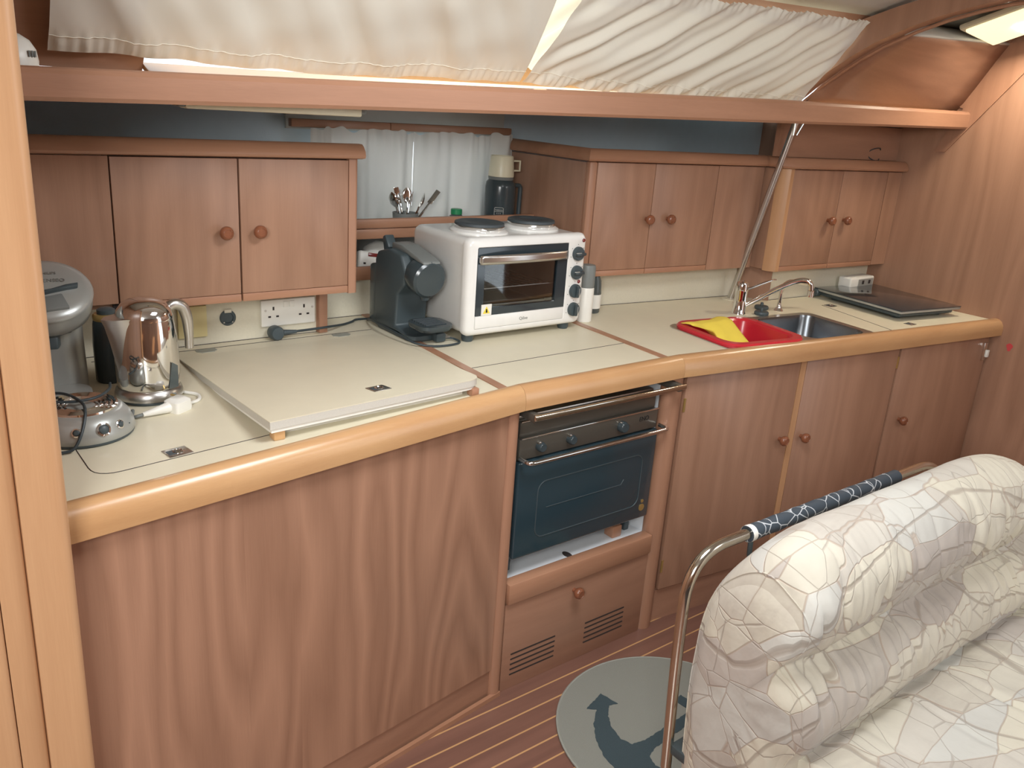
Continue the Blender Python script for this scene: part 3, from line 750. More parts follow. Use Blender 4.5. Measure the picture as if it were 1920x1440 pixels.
for d, x, z in ((doors[0], 2.0, 0.74), (doors[0], 2.0, 0.17), (doors[1], 3.024, 0.78)):
    x_, y_ = on(*PR, x); MB().box((0, 0, 0), (0.007, 0.045, 0.004), mat=face_mat(x_, y_, z, dR)).build('hinge', 'gold', d, world=True)
x_, y_ = on(*PR, 3.565)
lt = MB().box((0, 0, 0.004), (0.018, 0.075, 0.008), 0.002, mat=face_mat(x_, y_, 0.775, dR)).build('latch', 'chrome', doors[2], world=True)
MB().box((0.014, -0.008, 0.008), (0.014, 0.03, 0.012), 0.002, mat=face_mat(x_, y_, 0.775, dR)).build('latch_tongue', 'white', doors[2], world=True)

# ------------------------------------------------------------------ backsplashes and small posts
bs = struct('wall_backsplash', MB().bx(0.212, 1.10, 2.305, 2.325, ZC, 1.10), 'lam_wall', 'speckled cream splashback behind the worktop')
MB().bx(1.10, 2.0, 2.434, 2.45, ZC, 1.024).build('splash_panel', 'lam_wall', bs)
pbox((1.985, 2.257), (2.90, 2.148), 0.02, ZC, 1.08).build('splash_panel', 'lam_wall', bs)
pbox((2.95, 2.032), (3.60, 1.987), 0.02, ZC, 1.08).build('splash_panel', 'lam_wall', bs)
MB().bx(1.096, 1.124, 2.283, 2.44, ZC, 1.09, 0.004).build('end_post', 'trim_v', bs)
MB().prism([(2.885, 2.150), (2.945, 2.022), (2.96, 2.03), (2.90, 2.160)], ZC, 1.08).build('end_post', 'cab_v', bs)
MB().tube([(0.212, 2.303, ZC), (1.098, 2.303, ZC)], 0.0015, 5).build('seam', 'gap', bs)
MB().tube([(1.13, 2.432, ZC), (1.98, 2.432, ZC)], 0.0015, 5).build('seam', 'gap', bs)
MB().tube([(2.0, 2.253, ZC), (2.89, 2.146, ZC)], 0.0015, 5).build('seam', 'gap', bs)
MB().tube([(2.955, 2.029, ZC), (3.60, 1.984, ZC)], 0.0015, 5).build('seam', 'gap', bs)

# ------------------------------------------------------------------ wall cabinets
def trim_profile(z0, z1):
    h = z1 - z0
    return [(0.0, z0), (-0.020, z0 + 0.004), (-0.023, z0 + h * 0.25), (-0.020, z0 + h * 0.55), (-0.010, z0 + h * 0.85), (0.0, z1), (0.02, z1), (0.02, z0)]
# left
c1 = thing('wall_cabinet', 'two door teak wall cabinet above the kettle', 'cabinet', (0.72, 2.3, 1.05))
Y1 = 2.15
MB().bx(0.212, 1.146, Y1 + 0.02, 2.62, 1.058, 1.415).build('carcass', 'cab_v', c1, world=True)
MB().bx(0.212, 0.5105, Y1 + 0.003, Y1 + 0.022, 1.072, 1.418).build('fixed_panel', 'cab_v', c1, world=True)
for a, b, kx in ((0.5135, 0.8115, 0.770), (0.8160, 1.1195, 0.858)):
    d = MB().bx(a, b, Y1, Y1 + 0.018, 1.0735, 1.417, 0.0012).build('door', 'cab_v', c1, world=True)
    MB().bx(a, b, Y1 - 0.001, Y1 + 0.018, 1.052, 1.0725, 0.0015).build('bottom_lipping', 'trim_x', d, world=True)
    knob(d, kx, Y1, 1.236)
MB().prism(halfround(1.1205, 1.150, Y1 - 0.002, 0.012), 1.050, 1.420).build('end_stile', 'trim_v', c1, world=True)
MB().sweep([(0.212, Y1), (1.160, Y1)], trim_profile(1.420, 1.460)).build('top_moulding', 'trim_x', c1, world=True)
MB().bx(0.5, 1.13, Y1 + 0.014, Y1 + 0.0195, 1.055, 1.419).build('door_gap', 'gap', c1, world=True)
# middle
c2 = thing('wall_cabinet', 'two door teak wall cabinet behind the leaning steel pole', 'cabinet', (2.4, 2.3, 1.03))
A2, B2 = (2.010, 2.150), (2.855, 2.070)
d2 = (B2[0] - A2[0], B2[1] - A2[1])
MB().prism([(2.012, 2.17), (2.86, 2.09), (2.86, 2.62), (2.012, 2.62)], 1.038, 1.422).build('carcass', 'cab_v', c2, world=True)
for a, b, kx in ((2.046, 2.3015, 2.283), (2.3045, 2.610, 2.383)):
    d = pbox(on(A2, B2, a), on(A2, B2, b), 0.018, 1.0545, 1.424, 0.0012).build('door', 'cab_v', c2, world=True)
    pbox(on(A2, B2, a), on(A2, B2, b), 0.019, 1.034, 1.0535, 0.0015, front=0.001).build('bottom_lipping', 'trim_x', d, world=True)
    x_, y_ = on(A2, B2, kx); knob(d, x_, y_, 1.233, d2)
pbox(on(A2, B2, 2.613), B2, 0.018, 1.034, 1.424).build('fixed_panel', 'cab_v', c2, world=True)
pbox(on(A2, B2, 2.010), on(A2, B2, 2.043), 0.024, 1.034, 1.426, 0.006, front=0.002).build('end_stile', 'trim_v', c2, world=True)
MB().sweep([(2.012, 2.60), A2, B2], trim_profile(1.426, 1.468)).build('top_moulding', 'trim_x', c2, world=True)
pbox(on(A2, B2, 2.03), on(A2, B2, 2.84), 0.003, 1.037, 1.4255, front=-0.015).build('door_gap', 'gap', c2, world=True)
# right
c3 = thing('wall_cabinet', 'small two door teak wall cabinet against the right bulkhead', 'cabinet', (3.2, 2.1, 1.03))
A3, B3 = (2.880, 1.975), (3.598, 1.915)
d3 = (B3[0] - A3[0], B3[1] - A3[1])
MB().prism([(2.872, 2.00), (3.598, 1.94), (3.598, 2.5), (2.862, 2.5)], 1.036, 1.424).build('carcass', 'cab_v', c3, world=True)
for a, b, kx in ((2.908, 3.205, 3.158), (3.208, 3.50, 3.258)):
    d = pbox(on(A3, B3, a), on(A3, B3, b), 0.018, 1.0525, 1.424, 0.0012).build('door', 'cab_v', c3, world=True)
    pbox(on(A3, B3, a), on(A3, B3, b), 0.019, 1.032, 1.0515, 0.0015, front=0.001).build('bottom_lipping', 'trim_x', d, world=True)
    x_, y_ = on(A3, B3, kx); knob(d, x_, y_, 1.230, d3)
pbox(on(A3, B3, 3.503), on(A3, B3, 3.598), 0.018, 1.034, 1.424).build('fixed_panel', 'cab_v', c3, world=True)
MB().prism([(2.868, 2.02), (2.868, 1.998), (2.888, 1.972), (2.9065, 1.9705), (2.9065, 1.99)], 1.032, 1.426).build('corner_stile', 'post', c3, world=True)
MB().sweep([(2.870, 2.08), (2.870, 1.99), (2.890, 1.972), (3.598, 1.913)], trim_profile(1.426, 1.468)).build('top_moulding', 'trim_x', c3, world=True)
pbox(on(A3, B3, 2.90), on(A3, B3, 3.59), 0.003, 1.037, 1.4255, front=-0.015).build('door_gap', 'gap', c3, world=True)

# ------------------------------------------------------------------ niche between the cabinets
nk = thing('stowage_shelf', 'two tier open shelf with teak fiddle rails below the small curtains', 'shelf', (1.57, 2.5, 1.02))
MB().bx(1.150, 2.012, 2.42, 2.436, 1.150, 1.182, 0.004).build('fiddle_rail', 'trim_x', nk, world=True)
MB().bx(1.150, 2.012, 2.418, 2.438, 1.1835, 1.214, 0.005).build('fiddle_rail', 'trim_x', nk, world=True)
MB().bx(1.150, 2.012, 2.42, 2.436, 1.018, 1.062, 0.004).build('fiddle_rail', 'trim_x', nk, world=True)
MB().bx(1.150, 2.012, 2.436, 2.655, 1.150, 1.160).build('shelf_board', 'white_liner', nk, world=True)
MB().bx(1.150, 2.012, 2.436, 2.655, 1.020, 1.030).build('shelf_board', 'white_liner', nk, world=True)
MB().bx(1.150, 2.012, 2.646, 2.656, 1.030, 1.195).build('back_board', 'vinyl_lt', nk, world=True)
t = thing('curtain_rail', 'dark teak batten above the small niche curtains', 'batten', (1.57, 2.57, 1.48))
MB().bx(1.15, 1.50, 2.585, 2.61, 1.478, 1.503, 0.003).build('batten', 'trim_x', t, world=True)
MB().bx(1.5015, 2.01, 2.585, 2.61, 1.478, 1.503, 0.003).build('batten', 'trim_x', t, world=True)
def niche_curtain(label, x0, x1, seed, lean):
    rnd = random.Random(seed); p = [rnd.uniform(0, 6.28) for _ in range(6)]
    t = thing('niche_curtain', label, 'curtain', ((x0 + x1) / 2, 2.575, 1.18), group='small white curtains in the niche')
    def fn(u, v):
        x = lerp(x0, x1, u) + lean * (1 - v) * (u if lean < 0 else 1 - u) * 0.5
        f = math.sin(6.283 * u * 2.7 + p[0] + v * 0.8) * 0.014 + math.sin(6.283 * u * 5.2 + p[1] - v * 1.3) * 0.007
        g = math.sin(6.283 * u * 11 + p[2] + 2 * math.sin(9 * u)) * 0.004 * smooth((v - 0.6) / 0.4)
        top = 0.022 * mnoise.noise(Vector((u * 9 + seed, 3.1, 0))) * smooth((v - 0.85) / 0.15)
        return Vector((x, 2.572 - (f + g) * (0.4 + 0.6 * (1 - v * 0.4)) - 0.004, lerp(1.165, 1.478, v) + top))
    MB().grid(fn, 90, 30).build('cloth', 'curtain2', t, world=True, sharp=80)
niche_curtain('small white niche curtain next to the left cabinet', 1.205, 1.586, 2, -0.006)
niche_curtain('small white niche curtain behind the vacuum flask', 1.590, 2.005, 5, 0.0)
#==OBJECTS==
def ring_xz(x0, x1, z0, z1, r, y, seg=5): return [Vector((p[0], y, p[1])) for p in rrect(x0, x1, z0, z1, r, seg)]
def ring_xy(x0, x1, y0, y1, r, z, seg=5): return [Vector((p[0], p[1], z)) for p in rrect(x0, x1, y0, y1, r, seg)]
def loft(rings, cap0=True, cap1=True, mat=None, mb=None):
    mb = mb or MB(); n = len(rings[0]); vs = [p for r in rings for p in r]; fs = []
    for i in range(len(rings) - 1):
        for k in range(n): k2 = (k + 1) % n; fs.append((i * n + k, i * n + k2, (i + 1) * n + k2, (i + 1) * n + k))
    if cap0: fs.append(tuple(range(n))[::-1])
    if cap1: fs.append(tuple((len(rings) - 1) * n + k for k in range(n)))
    return mb.add(vs, fs, mat)
def rprism(poly, z0, z1, r, seg=2, mat=None, mb=None):
    bm = bmesh.new(); a = [bm.verts.new((p[0], p[1], z0)) for p in poly]; b = [bm.verts.new((p[0], p[1], z1)) for p in poly]
    n = len(poly); bm.faces.new(a[::-1]); bm.faces.new(b)
    for i in range(n): bm.faces.new((a[i], a[(i + 1) % n], b[(i + 1) % n], b[i]))
    bmesh.ops.recalc_face_normals(bm, faces=bm.faces)
    bmesh.ops.bevel(bm, geom=list(bm.edges), offset=r, segments=seg, profile=0.5, affect='EDGES', clamp_overlap=True)
    return (mb or MB()).addbm(bm, mat)
T = Matrix.Translation
def RX(a): return Matrix.Rotation(math.radians(a), 4, 'X')
def RY(a): return Matrix.Rotation(math.radians(a), 4, 'Y')
def RZ(a): return Matrix.Rotation(math.radians(a), 4, 'Z')

# ------------------------------------------------------------------ gimballed stove
st = thing('galley_stove', 'dark glass gimballed galley stove with steel rails in the recess', 'stove', (1.64, 1.8, 0.37))
X0, X1 = 1.364, 1.912
MB().bx(X0 + 0.004, X1 - 0.004, 1.648, 2.04, 0.374, 0.79, 0.004).build('body', 'panel_dk', st, world=True)
dr = MB().bx(X0, X1, 1.626, 1.648, 0.374, 0.672, 0.006, 3).build('oven_door', 'ovenglass', st, world=True)
MB().tube([p for p in ring_xz(X0 + 0.075, X1 - 0.055, 0.425, 0.60, 0.03, 1.6255)], 0.0016, 6, closed=True).build('window_outline', 'black', dr, world=True)
MB().tube([(X0 + 0.11, 1.6255, 0.515), (X1 - 0.14, 1.6255, 0.515), (X1 - 0.13, 1.6255, 0.53)], 0.0012, 5).build('rack_mark', 'black', dr, world=True)
MB().lathe([(0.012, 0), (0.012, 0.001)], 20, face_mat(X1 - 0.033, 1.626, 0.412)).build('sticker', 'gold', dr, world=True)
MB().lathe([(0.006, 0), (0.006, 0.001)], 16, face_mat(X1 - 0.033, 1.626, 0.434)).build('sticker', 'gold', dr, world=True)
MB().tube(arc_path([(X0 + 0.004, 1.628, 0.684), (X0 + 0.004, 1.588, 0.684), (X1 + 0.004, 1.588, 0.684), (X1 + 0.004, 1.628, 0.684)], 0.02), 0.0065, 10).build('door_handle', 'chrome', dr, world=True)
cp = MB().bx(X0 + 0.002, X1 - 0.004, 1.632, 1.650, 0.676, 0.738, 0.004).build('control_panel', 'panel_dk', st, world=True)
MB().bx(X0 + 0.006, X1 - 0.004, 1.628, 1.633, 0.737, 0.742, 0.002).build('panel_trim', 'chrome', st, world=True)
MB().bx(X0 + 0.006, X1 - 0.012, 1.640, 1.66, 0.742, 0.786, 0.004).build('upper_fascia', 'panel_dk', st, world=True)
MB().bx(X0 + 0.006, X1 - 0.010, 1.634, 1.642, 0.784, 0.789, 0.002).build('panel_trim', 'chrome', st, world=True)
for x, s in ((1.436, 1.0), (1.548, 1.0), (1.752, 1.25)):
    k = MB().lathe([(0.014 * s, 0), (0.0145 * s, 0.010), (0.012 * s, 0.018), (0.011 * s, 0.019), (0.001, 0.019)], 18, face_mat(x, 1.632, 0.708)).build('control_knob', 'blackg', st, world=True)
    MB().box((-0.006, 0.012, 0.006), (0.010, 0.010, 0.012), 0.003, mat=face_mat(x, 1.632, 0.708)).build('knob_pointer', 'chrome', k, world=True)
text('maker_lettering', 'ENO', 0.020, 'printdk', cp, face_mat(1.848, 1.6315, 0.715))
hb = MB().bx(X0 + 0.01, X1 - 0.01, 1.655, 2.03, 0.788, 0.798, 0.004).build('hob_top', 'steel', st, world=True)
for bx_, by_ in ((1.50, 1.77), (1.77, 1.77), (1.64, 1.93)):
    MB().lathe([(0.045, 0.798), (0.045, 0.806), (0.03, 0.815), (0.03, 0.822), (0.001, 0.822)], 22, T((bx_, by_, 0))).build('burner', 'iron', hb, world=True)
for x in [1.40 + 0.06 * k for k in range(9)]:
    MB().tube([(x, 1.68, 0.828), (x, 2.0, 0.828)], 0.003, 6).build('pan_support_bar', 'iron', hb, world=True)
cr = MB().box((1.638, 1.556, 0.829), (0.585, 0.010, 0.016), 0.004, 3).build('crash_bar', 'steelrail', st, world=True)
for x in (1.362, 1.914):
    MB().bx(x - 0.01, x + 0.01, 1.561, 1.665, 0.812, 0.836, 0.004).build('bar_bracket', 'panel_dk', cr, world=True)
for x in (X0 + 0.03, X1 - 0.03):
    MB().bx(x - 0.01, x + 0.01, 1.68, 2.0, 0.3052, 0.376, 0.003).build('gimbal_foot', 'black', st, world=True)

# ------------------------------------------------------------------ countertop oven
to = thing('countertop_oven', 'white countertop oven with two hotplates and four black dials', 'oven', (1.66, 2.16, ZC))
ax0, ax1, az0, az1, ay = 1.428, 1.892, 0.921, 1.216, 2.0
gx0, gx1, gz0, gz1 = ax0 + 0.034, ax0 + 0.386, az0 + 0.022, az1 - 0.028
rings = [ring_xz(gx0, gx1, gz0, gz1, 0.004, ay + 0.020), ring_xz(gx0, gx1, gz0, gz1, 0.004, ay + 0.002), ring_xz(gx0 - 0.002, gx1 + 0.002, gz0 - 0.002, gz1 + 0.002, 0.005, ay),
         ring_xz(ax0 + 0.016, ax1 - 0.014, az0 + 0.012, az1 - 0.012, 0.014, ay), ring_xz(ax0 + 0.006, ax1 - 0.006, az0 + 0.005, az1 - 0.005, 0.02, ay + 0.004),
         ring_xz(ax0, ax1, az0, az1, 0.022, ay + 0.014), ring_xz(ax0, ax1, az0, az1, 0.022, ay + 0.028), ring_xz(ax0 + 0.004, ax1 - 0.004, az0 + 0.003, az1 - 0.003, 0.022, ay + 0.031), ring_xz(ax0 + 0.004, ax1 - 0.004, az0 + 0.003, az1 - 0.003, 0.022, ay + 0.30), ring_xz(ax0 + 0.012, ax1 - 0.012, az0 + 0.010, az1 - 0.010, 0.018, ay + 0.318)]
loft(rings, cap0=False).build('casing', 'enamel', to, world=True)
cav = loft([ring_xz(gx0 + 0.012, gx1 - 0.035, gz0 + 0.045, gz1 - 0.03, 0.004, ay + 0.016), ring_xz(gx0 + 0.012, gx1 - 0.035, gz0 + 0.045, gz1 - 0.03, 0.004, ay + 0.25)], cap0=False)
cav.build('cavity', 'panel_dk', to, world=True)
# door: black glass frame with window, white foot panel
wx0, wx1, wz0, wz1 = gx0 + 0.028, gx1 - 0.042, gz0 + 0.062, gz1 - 0.048
XZ = Matrix(((1, 0, 0, 0), (0, 0, 1, 0), (0, 1, 0, 0), (0, 0, 0, 1)))     # (a,b,c)->(x=a,y=c,z=b)
dz = gz0 + 0.040
od = MB().prism([(gx0 + 0.001, dz), (gx1 - 0.001, dz), (gx1 - 0.001, gz1 - 0.001), (gx0 + 0.001, gz1 - 0.001)], ay + 0.001, ay + 0.012,
    holes=[[(wx0, wz0), (wx1, wz0), (wx1, wz1), (wx0, wz1)]], mat=XZ).build('door', 'glassblk', to, world=True)
MB().bx(wx0 - 0.002, wx1 + 0.002, ay + 0.006, ay + 0.008, wz0 - 0.002, wz1 + 0.002).build('door_glass', 'pane', od, world=True)
MB().bx(gx0 + 0.001, gx1 - 0.001, ay - 0.001, ay + 0.012, gz0 + 0.001, dz - 0.0008, 0.0015).build('door_foot_panel', 'enamel', od, world=True)
mb = MB(); hz = gz1 - 0.036
mb.grid(lambda u, v: (lerp(gx0 + 0.006, gx1 - 0.006, u), ay - 0.004 - 0.026 * math.sin(PI * u) ** 0.8, hz + lerp(-0.0135, 0.0135, v) + 0.004 * math.sin(PI * u)), 30, 4)
thicken(mb.build('door_handle', 'steel', od, world=True), 0.004)
for x in (gx0 + 0.01, gx1 - 0.01): MB().bx(x - 0.006, x + 0.006, ay - 0.006, ay + 0.003, hz - 0.008, hz + 0.008, 0.002).build('handle_mount', 'steel', od, world=True)
stk = MB().bx(wx0 - 0.006, wx0 + 0.032, ay - 0.0004, ay + 0.0014, wz0 - 0.022, wz0 + 0.012).build('warning_sticker', 'white', od, world=True)
cxs, czs = wx0 + 0.013, wz0 - 0.006
MB().prism([(cxs - 0.013, czs - 0.010), (cxs + 0.013, czs - 0.010), (cxs, czs + 0.012)], ay - 0.0009, ay, mat=XZ).build('warning_triangle', 'warn', stk, world=True)
MB().prism([(cxs - 0.003, czs - 0.007), (cxs + 0.004, czs - 0.007), (cxs + 0.002, czs + 0.003), (cxs - 0.002, czs + 0.005)], ay - 0.0013, ay, mat=XZ).build('flame_symbol', 'printdk', stk, world=True)
text('maker_lettering', 'Qilive', 0.014, 'print', od, face_mat((gx0 + gx1) / 2 + 0.01, ay - 0.0012, gz0 + 0.018))
for k in range(11):
    x = lerp(gx0 + 0.02, gx1 - 0.05, k / 10); MB().tube([(x, ay + 0.02, wz0 + 0.055), (x, ay + 0.24, wz0 + 0.055)], 0.0014, 5).build('rack_wire', 'steel', to, world=True)
MB().tube([(gx0 + 0.014, ay + 0.022, wz0 + 0.055), (gx1 - 0.038, ay + 0.022, wz0 + 0.055)], 0.002, 6).build('rack_wire', 'steel', to, world=True)
MB().tube([(gx0 + 0.02, ay + 0.05, wz0 - 0.006), (gx1 - 0.045, ay + 0.05, wz0 - 0.006)], 0.004, 8).build('heating_rod', 'steel', to, world=True)
for k in range(6): MB().tube([(gx0 + 0.016, ay + 0.03, wz0 + 0.02 + 0.022 * k), (gx0 + 0.016, ay + 0.2, wz0 + 0.02 + 0.022 * k)], 0.0016, 5).build('side_rung', 'steel', to, world=True)
kx = ax0 + 0.425
for k, fr in enumerate((0.215, 0.42, 0.625, 0.83)):
    z = az1 - (az1 - az0) * fr
    dl = MB().lathe([(0.0225, 0), (0.0225, 0.008), (0.020, 0.012), (0.001, 0.012)], 24, face_mat(kx, ay, z)).build('dial', 'black', to, world=True)
    a = 0 if k < 2 else 90
    gm = face_mat(kx, ay, z) @ RZ(a)
    MB().box((0, 0, 0.015), (0.040, 0.010, 0.014), 0.003, mat=gm).build('dial_grip', 'blackg', dl, world=True)
    MB().box((-0.012 if k < 2 else 0.0, 0.0045 if k < 2 else -0.004, 0.0205), (0.022, 0.003, 0.003), 0.001, mat=gm).build('dial_mark', 'silver', dl, world=True)
    for q in range(5):
        an = math.radians(200 - 55 * q); MB().lathe([(0.0016, 0), (0.0016, 0.0006)], 8, face_mat(kx + 0.029 * math.cos(an), ay, z + 0.029 * math.sin(an))).build('scale_mark', 'print', dl, world=True)
for fx, fr in ((0.446, 0.075), (0.440, 0.525)):
    MB().lathe([(0.0058, 0), (0.0058, 0.002), (0.004, 0.004), (0.001, 0.0045)], 14, face_mat(ax0 + fx, ay, az1 - (az1 - az0) * fr)).build('indicator_lamp', 'redlamp', to, world=True)
for hx, hy, rr in ((1.556, 2.132, 0.082), (1.775, 2.150, 0.082)):
    h = MB().lathe([(rr + 0.008, az1 - 0.004), (rr + 0.008, az1 + 0.002), (rr - 0.002, az1 + 0.008), (rr - 0.012, az1 + 0.008)], 40, T((hx, hy, 0))).build('hotplate_collar', 'enamel', to, world=True)
    MB().lathe([(rr - 0.006, az1 + 0.006), (rr - 0.004, az1 + 0.016), (rr - 0.006, az1 + 0.0185)], 40, T((hx, hy, 0))).build('hotplate_rim', 'chrome', h, world=True)
    MB().lathe([(rr - 0.005, az1 + 0.0185), (rr - 0.006, az1 + 0.026), (rr - 0.012, az1 + 0.028), (rr - 0.045, az1 + 0.0275), (rr - 0.048, az1 + 0.0255), (0.001, az1 + 0.0255)], 40, T((hx, hy, 0))).build('hotplate', 'iron', h, world=True)
for x in (ax0 + 0.035, ax1 - 0.045):
    for y in (ay + 0.035, ay + 0.28): MB().lathe([(0.016, ZC), (0.019, ZC + 0.008), (0.019, ZC + 0.024)], 14, T((x, y, 0))).build('foot', 'black', to, world=True)

# ------------------------------------------------------------------ capsule coffee machine, its cord
em = thing('capsule_machine', 'black capsule coffee machine beside the white countertop oven', 'coffee machine', (1.347, 2.2, ZC))
ex0, ex1 = 1.290, 1.402
rprism([(2.300, 0.905), (2.300, 1.115), (2.285, 1.140), (2.22, 1.158), (2.15, 1.150), (2.12, 1.10), (2.13, 1.06), (2.165, 1.03), (2.175, 0.93), (2.115, 0.92), (2.10, 0.905)], ex0, ex1, 0.008, 3, mat=mB).build('body', 'black', em, world=True)
rprism([(2.345, 0.91), (2.345, 1.09), (2.302, 1.10), (2.302, 0.91)], ex0 + 0.006, ex1 - 0.006, 0.008, 3, mat=mB).build('water_tank', 'smoke', em, world=True)
MB().lathe([(0.052, 0), (0.056, 0.012), (0.057, 0.05), (0.055, 0.060), (0.048, 0.066), (0.001, 0.068)], 32, face_mat((ex0 + ex1) / 2, 2.135, 1.095) @ RX(8)).build('brew_head', 'blackg', em, world=True)
rprism([(2.245, 1.150), (2.245, 1.172), (2.19, 1.172), (2.10, 1.152), (2.068, 1.142), (2.064, 1.134), (2.10, 1.138), (2.16, 1.150)], ex0 + 0.026, ex1 - 0.026, 0.004, 2, mat=mB).build('lever', 'greypl', em, world=True)
rprism([(2.300, 1.13), (2.312, 1.178), (2.296, 1.186), (2.270, 1.15)], ex0 + 0.03, ex1 - 0.05, 0.005, 2, mat=mB).build('tank_flap', 'black', em, world=True)
MB().lathe([(0.018, 1.05), (0.016, 1.035), (0.012, 1.022), (0.001, 1.022)], 18, T((1.347, 2.10, 0))).build('spout', 'blackg', em, world=True)
tr = loft([ring_xy(ex0 + 0.006, ex1 - 0.006, 2.012, 2.12, 0.03, 0.944), ring_xy(ex0, ex1, 2.006, 2.12, 0.034, 0.952), ring_xy(ex0, ex1, 2.006, 2.12, 0.034, 0.962)]).build('drip_tray', 'blackg', em, world=True)
for k in range(7):
    y = 2.03 + 0.012 * k; MB().bx(ex0 + 0.02, ex1 - 0.02, y, y + 0.006, 0.962, 0.9645, 0.001).build('tray_slat', 'iron', tr, world=True)
loft([ring_xy(ex0 + 0.004, ex1 - 0.004, 2.08, 2.30, 0.03, ZC), ring_xy(ex0, ex1, 2.075, 2.30, 0.03, ZC + 0.006), ring_xy(ex0, ex1, 2.075, 2.30, 0.03, ZC + 0.018)]).build('base', 'black', em, world=True)
MB().box((0.032, -0.022, 0.064), (0.012, 0.004, 0.002), 0.001, mat=face_mat((ex0 + ex1) / 2, 2.135, 1.095) @ RX(8)).build('button_light', 'green', em, world=True)
cd = thing('power_cord', 'black power cord with round plug lying across the raised lid hinge', 'cord', (1.0, 2.25, ZC))
z = ZC + 0.004
cpts = catmull([(1.34, 2.335, z + 0.02), (1.33, 2.37, z), (1.27, 2.375, z), (1.24, 2.35, z + 0.002), (1.20, 2.33, z + 0.002), (1.12, 2.268, z + 0.018), (1.06, 2.262, z + 0.018), (1.0, 2.266, z + 0.016)], 8)
MB().tube(cpts, 0.0036, 8).build('cable', 'cord', cd, world=True)
MB().lathe([(0.019, 0), (0.021, 0.006), (0.021, 0.030), (0.017, 0.036), (0.001, 0.037)], 22, T((0.955, 2.272, ZC + 0.020)) @ RX(86) @ T((0, 0, -0.018))).build('plug', 'black', cd, world=True)
MB().tube([(0.965, 2.268, z + 0.016), (0.995, 2.266, z + 0.016), (1.015, 2.265, z + 0.016)], [0.010, 0.007, 0.005], 10).build('strain_relief', 'black', cd, world=True)
for dx in (-0.006, 0.006): MB().cyl((0.955 + dx, 2.288, ZC + 0.022), (0.955 + dx, 2.306 - 0.004, ZC + 0.024), 0.0024).build('plug_pin', 'steel', cd, world=True)
cd = thing('appliance_cord', 'looped black cord coiled in front of the capsule machine', 'cord', (1.33, 2.08, ZC))
cpts = catmull([(1.300, 2.36, z), (1.285, 2.32, z + 0.012), (1.268, 2.25, z + 0.022), (1.262, 2.17, z + 0.024), (1.268, 2.10, z + 0.018), (1.285, 2.045, z + 0.006), (1.33, 2.012, z), (1.39, 2.005, z), (1.425, 2.02, z), (1.42, 2.05, z + 0.004), (1.39, 2.055, z + 0.008)], 8)
MB().tube(cpts, 0.0034, 8).build('cable', 'cord', cd, world=True)
MB().box((1.375, 2.058, ZC + 0.016), (0.034, 0.03, 0.028), 0.006, mat=None).build('plug', 'black', cd, world=True)
for dy in (-0.007, 0.007): MB().bx(1.392, 1.408, 2.058 + dy - 0.002, 2.058 + dy + 0.002, ZC + 0.012, ZC + 0.018).build('plug_pin', 'steel', cd, world=True)

# ------------------------------------------------------------------ kettle
kt = thing('kettle', 'polished chrome jug kettle on its base behind the white plug', 'kettle', (0.512, 1.945, ZC), math.radians(14))
MB().lathe([(0.066, 0), (0.068, 0.004), (0.066, 0.008)], 36).build('base_foot', 'black', kt)
MB().lathe([(0.066, 0.008), (0.073, 0.009), (0.073, 0.016), (0.070, 0.026), (0.066, 0.030)], 40).build('power_base', 'steel', kt)
MB().lathe([(0.064, 0.030), (0.0665, 0.036), (0.068, 0.06), (0.068, 0.10), (0.0665, 0.14), (0.063, 0.175), (0.0605, 0.188)], 44).build('body', 'chrome', kt)
MB().lathe([(0.0612, 0.188), (0.0612, 0.192), (0.057, 0.206), (0.048, 0.219), (0.034, 0.228), (0.018, 0.232), (0.001, 0.233)], 44).build('lid', 'chrome', kt)
# spout: tapering wedge on the left
def spr(z, out, wd): return [Vector((-0.050, wd, z)), Vector((-0.056 - out * 0.6, wd * 0.62, z)), Vector((-0.056 - out, 0, z)), Vector((-0.056 - out * 0.6, -wd * 0.62, z)), Vector((-0.050, -wd, z)), Vector((-0.03, 0, z))]
loft([spr(0.040, 0.004, 0.012), spr(0.09, 0.016, 0.022), spr(0.14, 0.026, 0.028), spr(0.180, 0.036, 0.031), spr(0.196, 0.043, 0.033)]).build('spout', 'steel', kt)
hp = catmull([(0.048, 0, 0.196), (0.070, 0, 0.208), (0.092, 0, 0.200), (0.103, 0, 0.172), (0.106, 0, 0.135), (0.106, 0, 0.098)], 6)
MB().tube(hp, [0.010 + 0.0035 * math.sin(PI * min(1, i / len(hp) * 1.2)) for i in range(len(hp))], 12).build('handle', 'steel', kt)
MB().box((0.02, -0.0685, 0.018), (0.010, 0.004, 0.010), 0.001).build('base_switch', 'greypl', kt)
MB().prism([(0.010, 0.033), (0.033, 0.035), (0.034, 0.085), (0.020, 0.095)], -0.0676, -0.0666, mat=XZ).build('water_gauge', 'smoke', kt)
wp = thing('mains_plug', 'white mains plug lying on its side beside the kettle', 'plug', (0.53, 1.83, ZC), math.radians(12))
loft([ring_xy(-0.024, 0.024, -0.020, 0.020, 0.006, 0.0), ring_xy(-0.025, 0.025, -0.021, 0.021, 0.007, 0.008), ring_xy(-0.024, 0.024, -0.020, 0.020, 0.008, 0.024), ring_xy(-0.015, 0.015, -0.012, 0.012, 0.006, 0.030)], mat=T((0.01, 0, 0)) @ RZ(20)).build('plug_body', 'white', wp)
MB().tube([(-0.010, -0.002, 0.012), (-0.040, -0.004, 0.011), (-0.072, -0.003, 0.009)], [0.013, 0.009, 0.005], 10).build('strain_relief', 'white', wp)
for q in (-0.008, 0.008): MB().box((0.026, 0.022 + q * 0.3, 0.016 + q), (0.005, 0.02, 0.003), mat=RZ(14)).build('plug_pin', 'gold', wp)
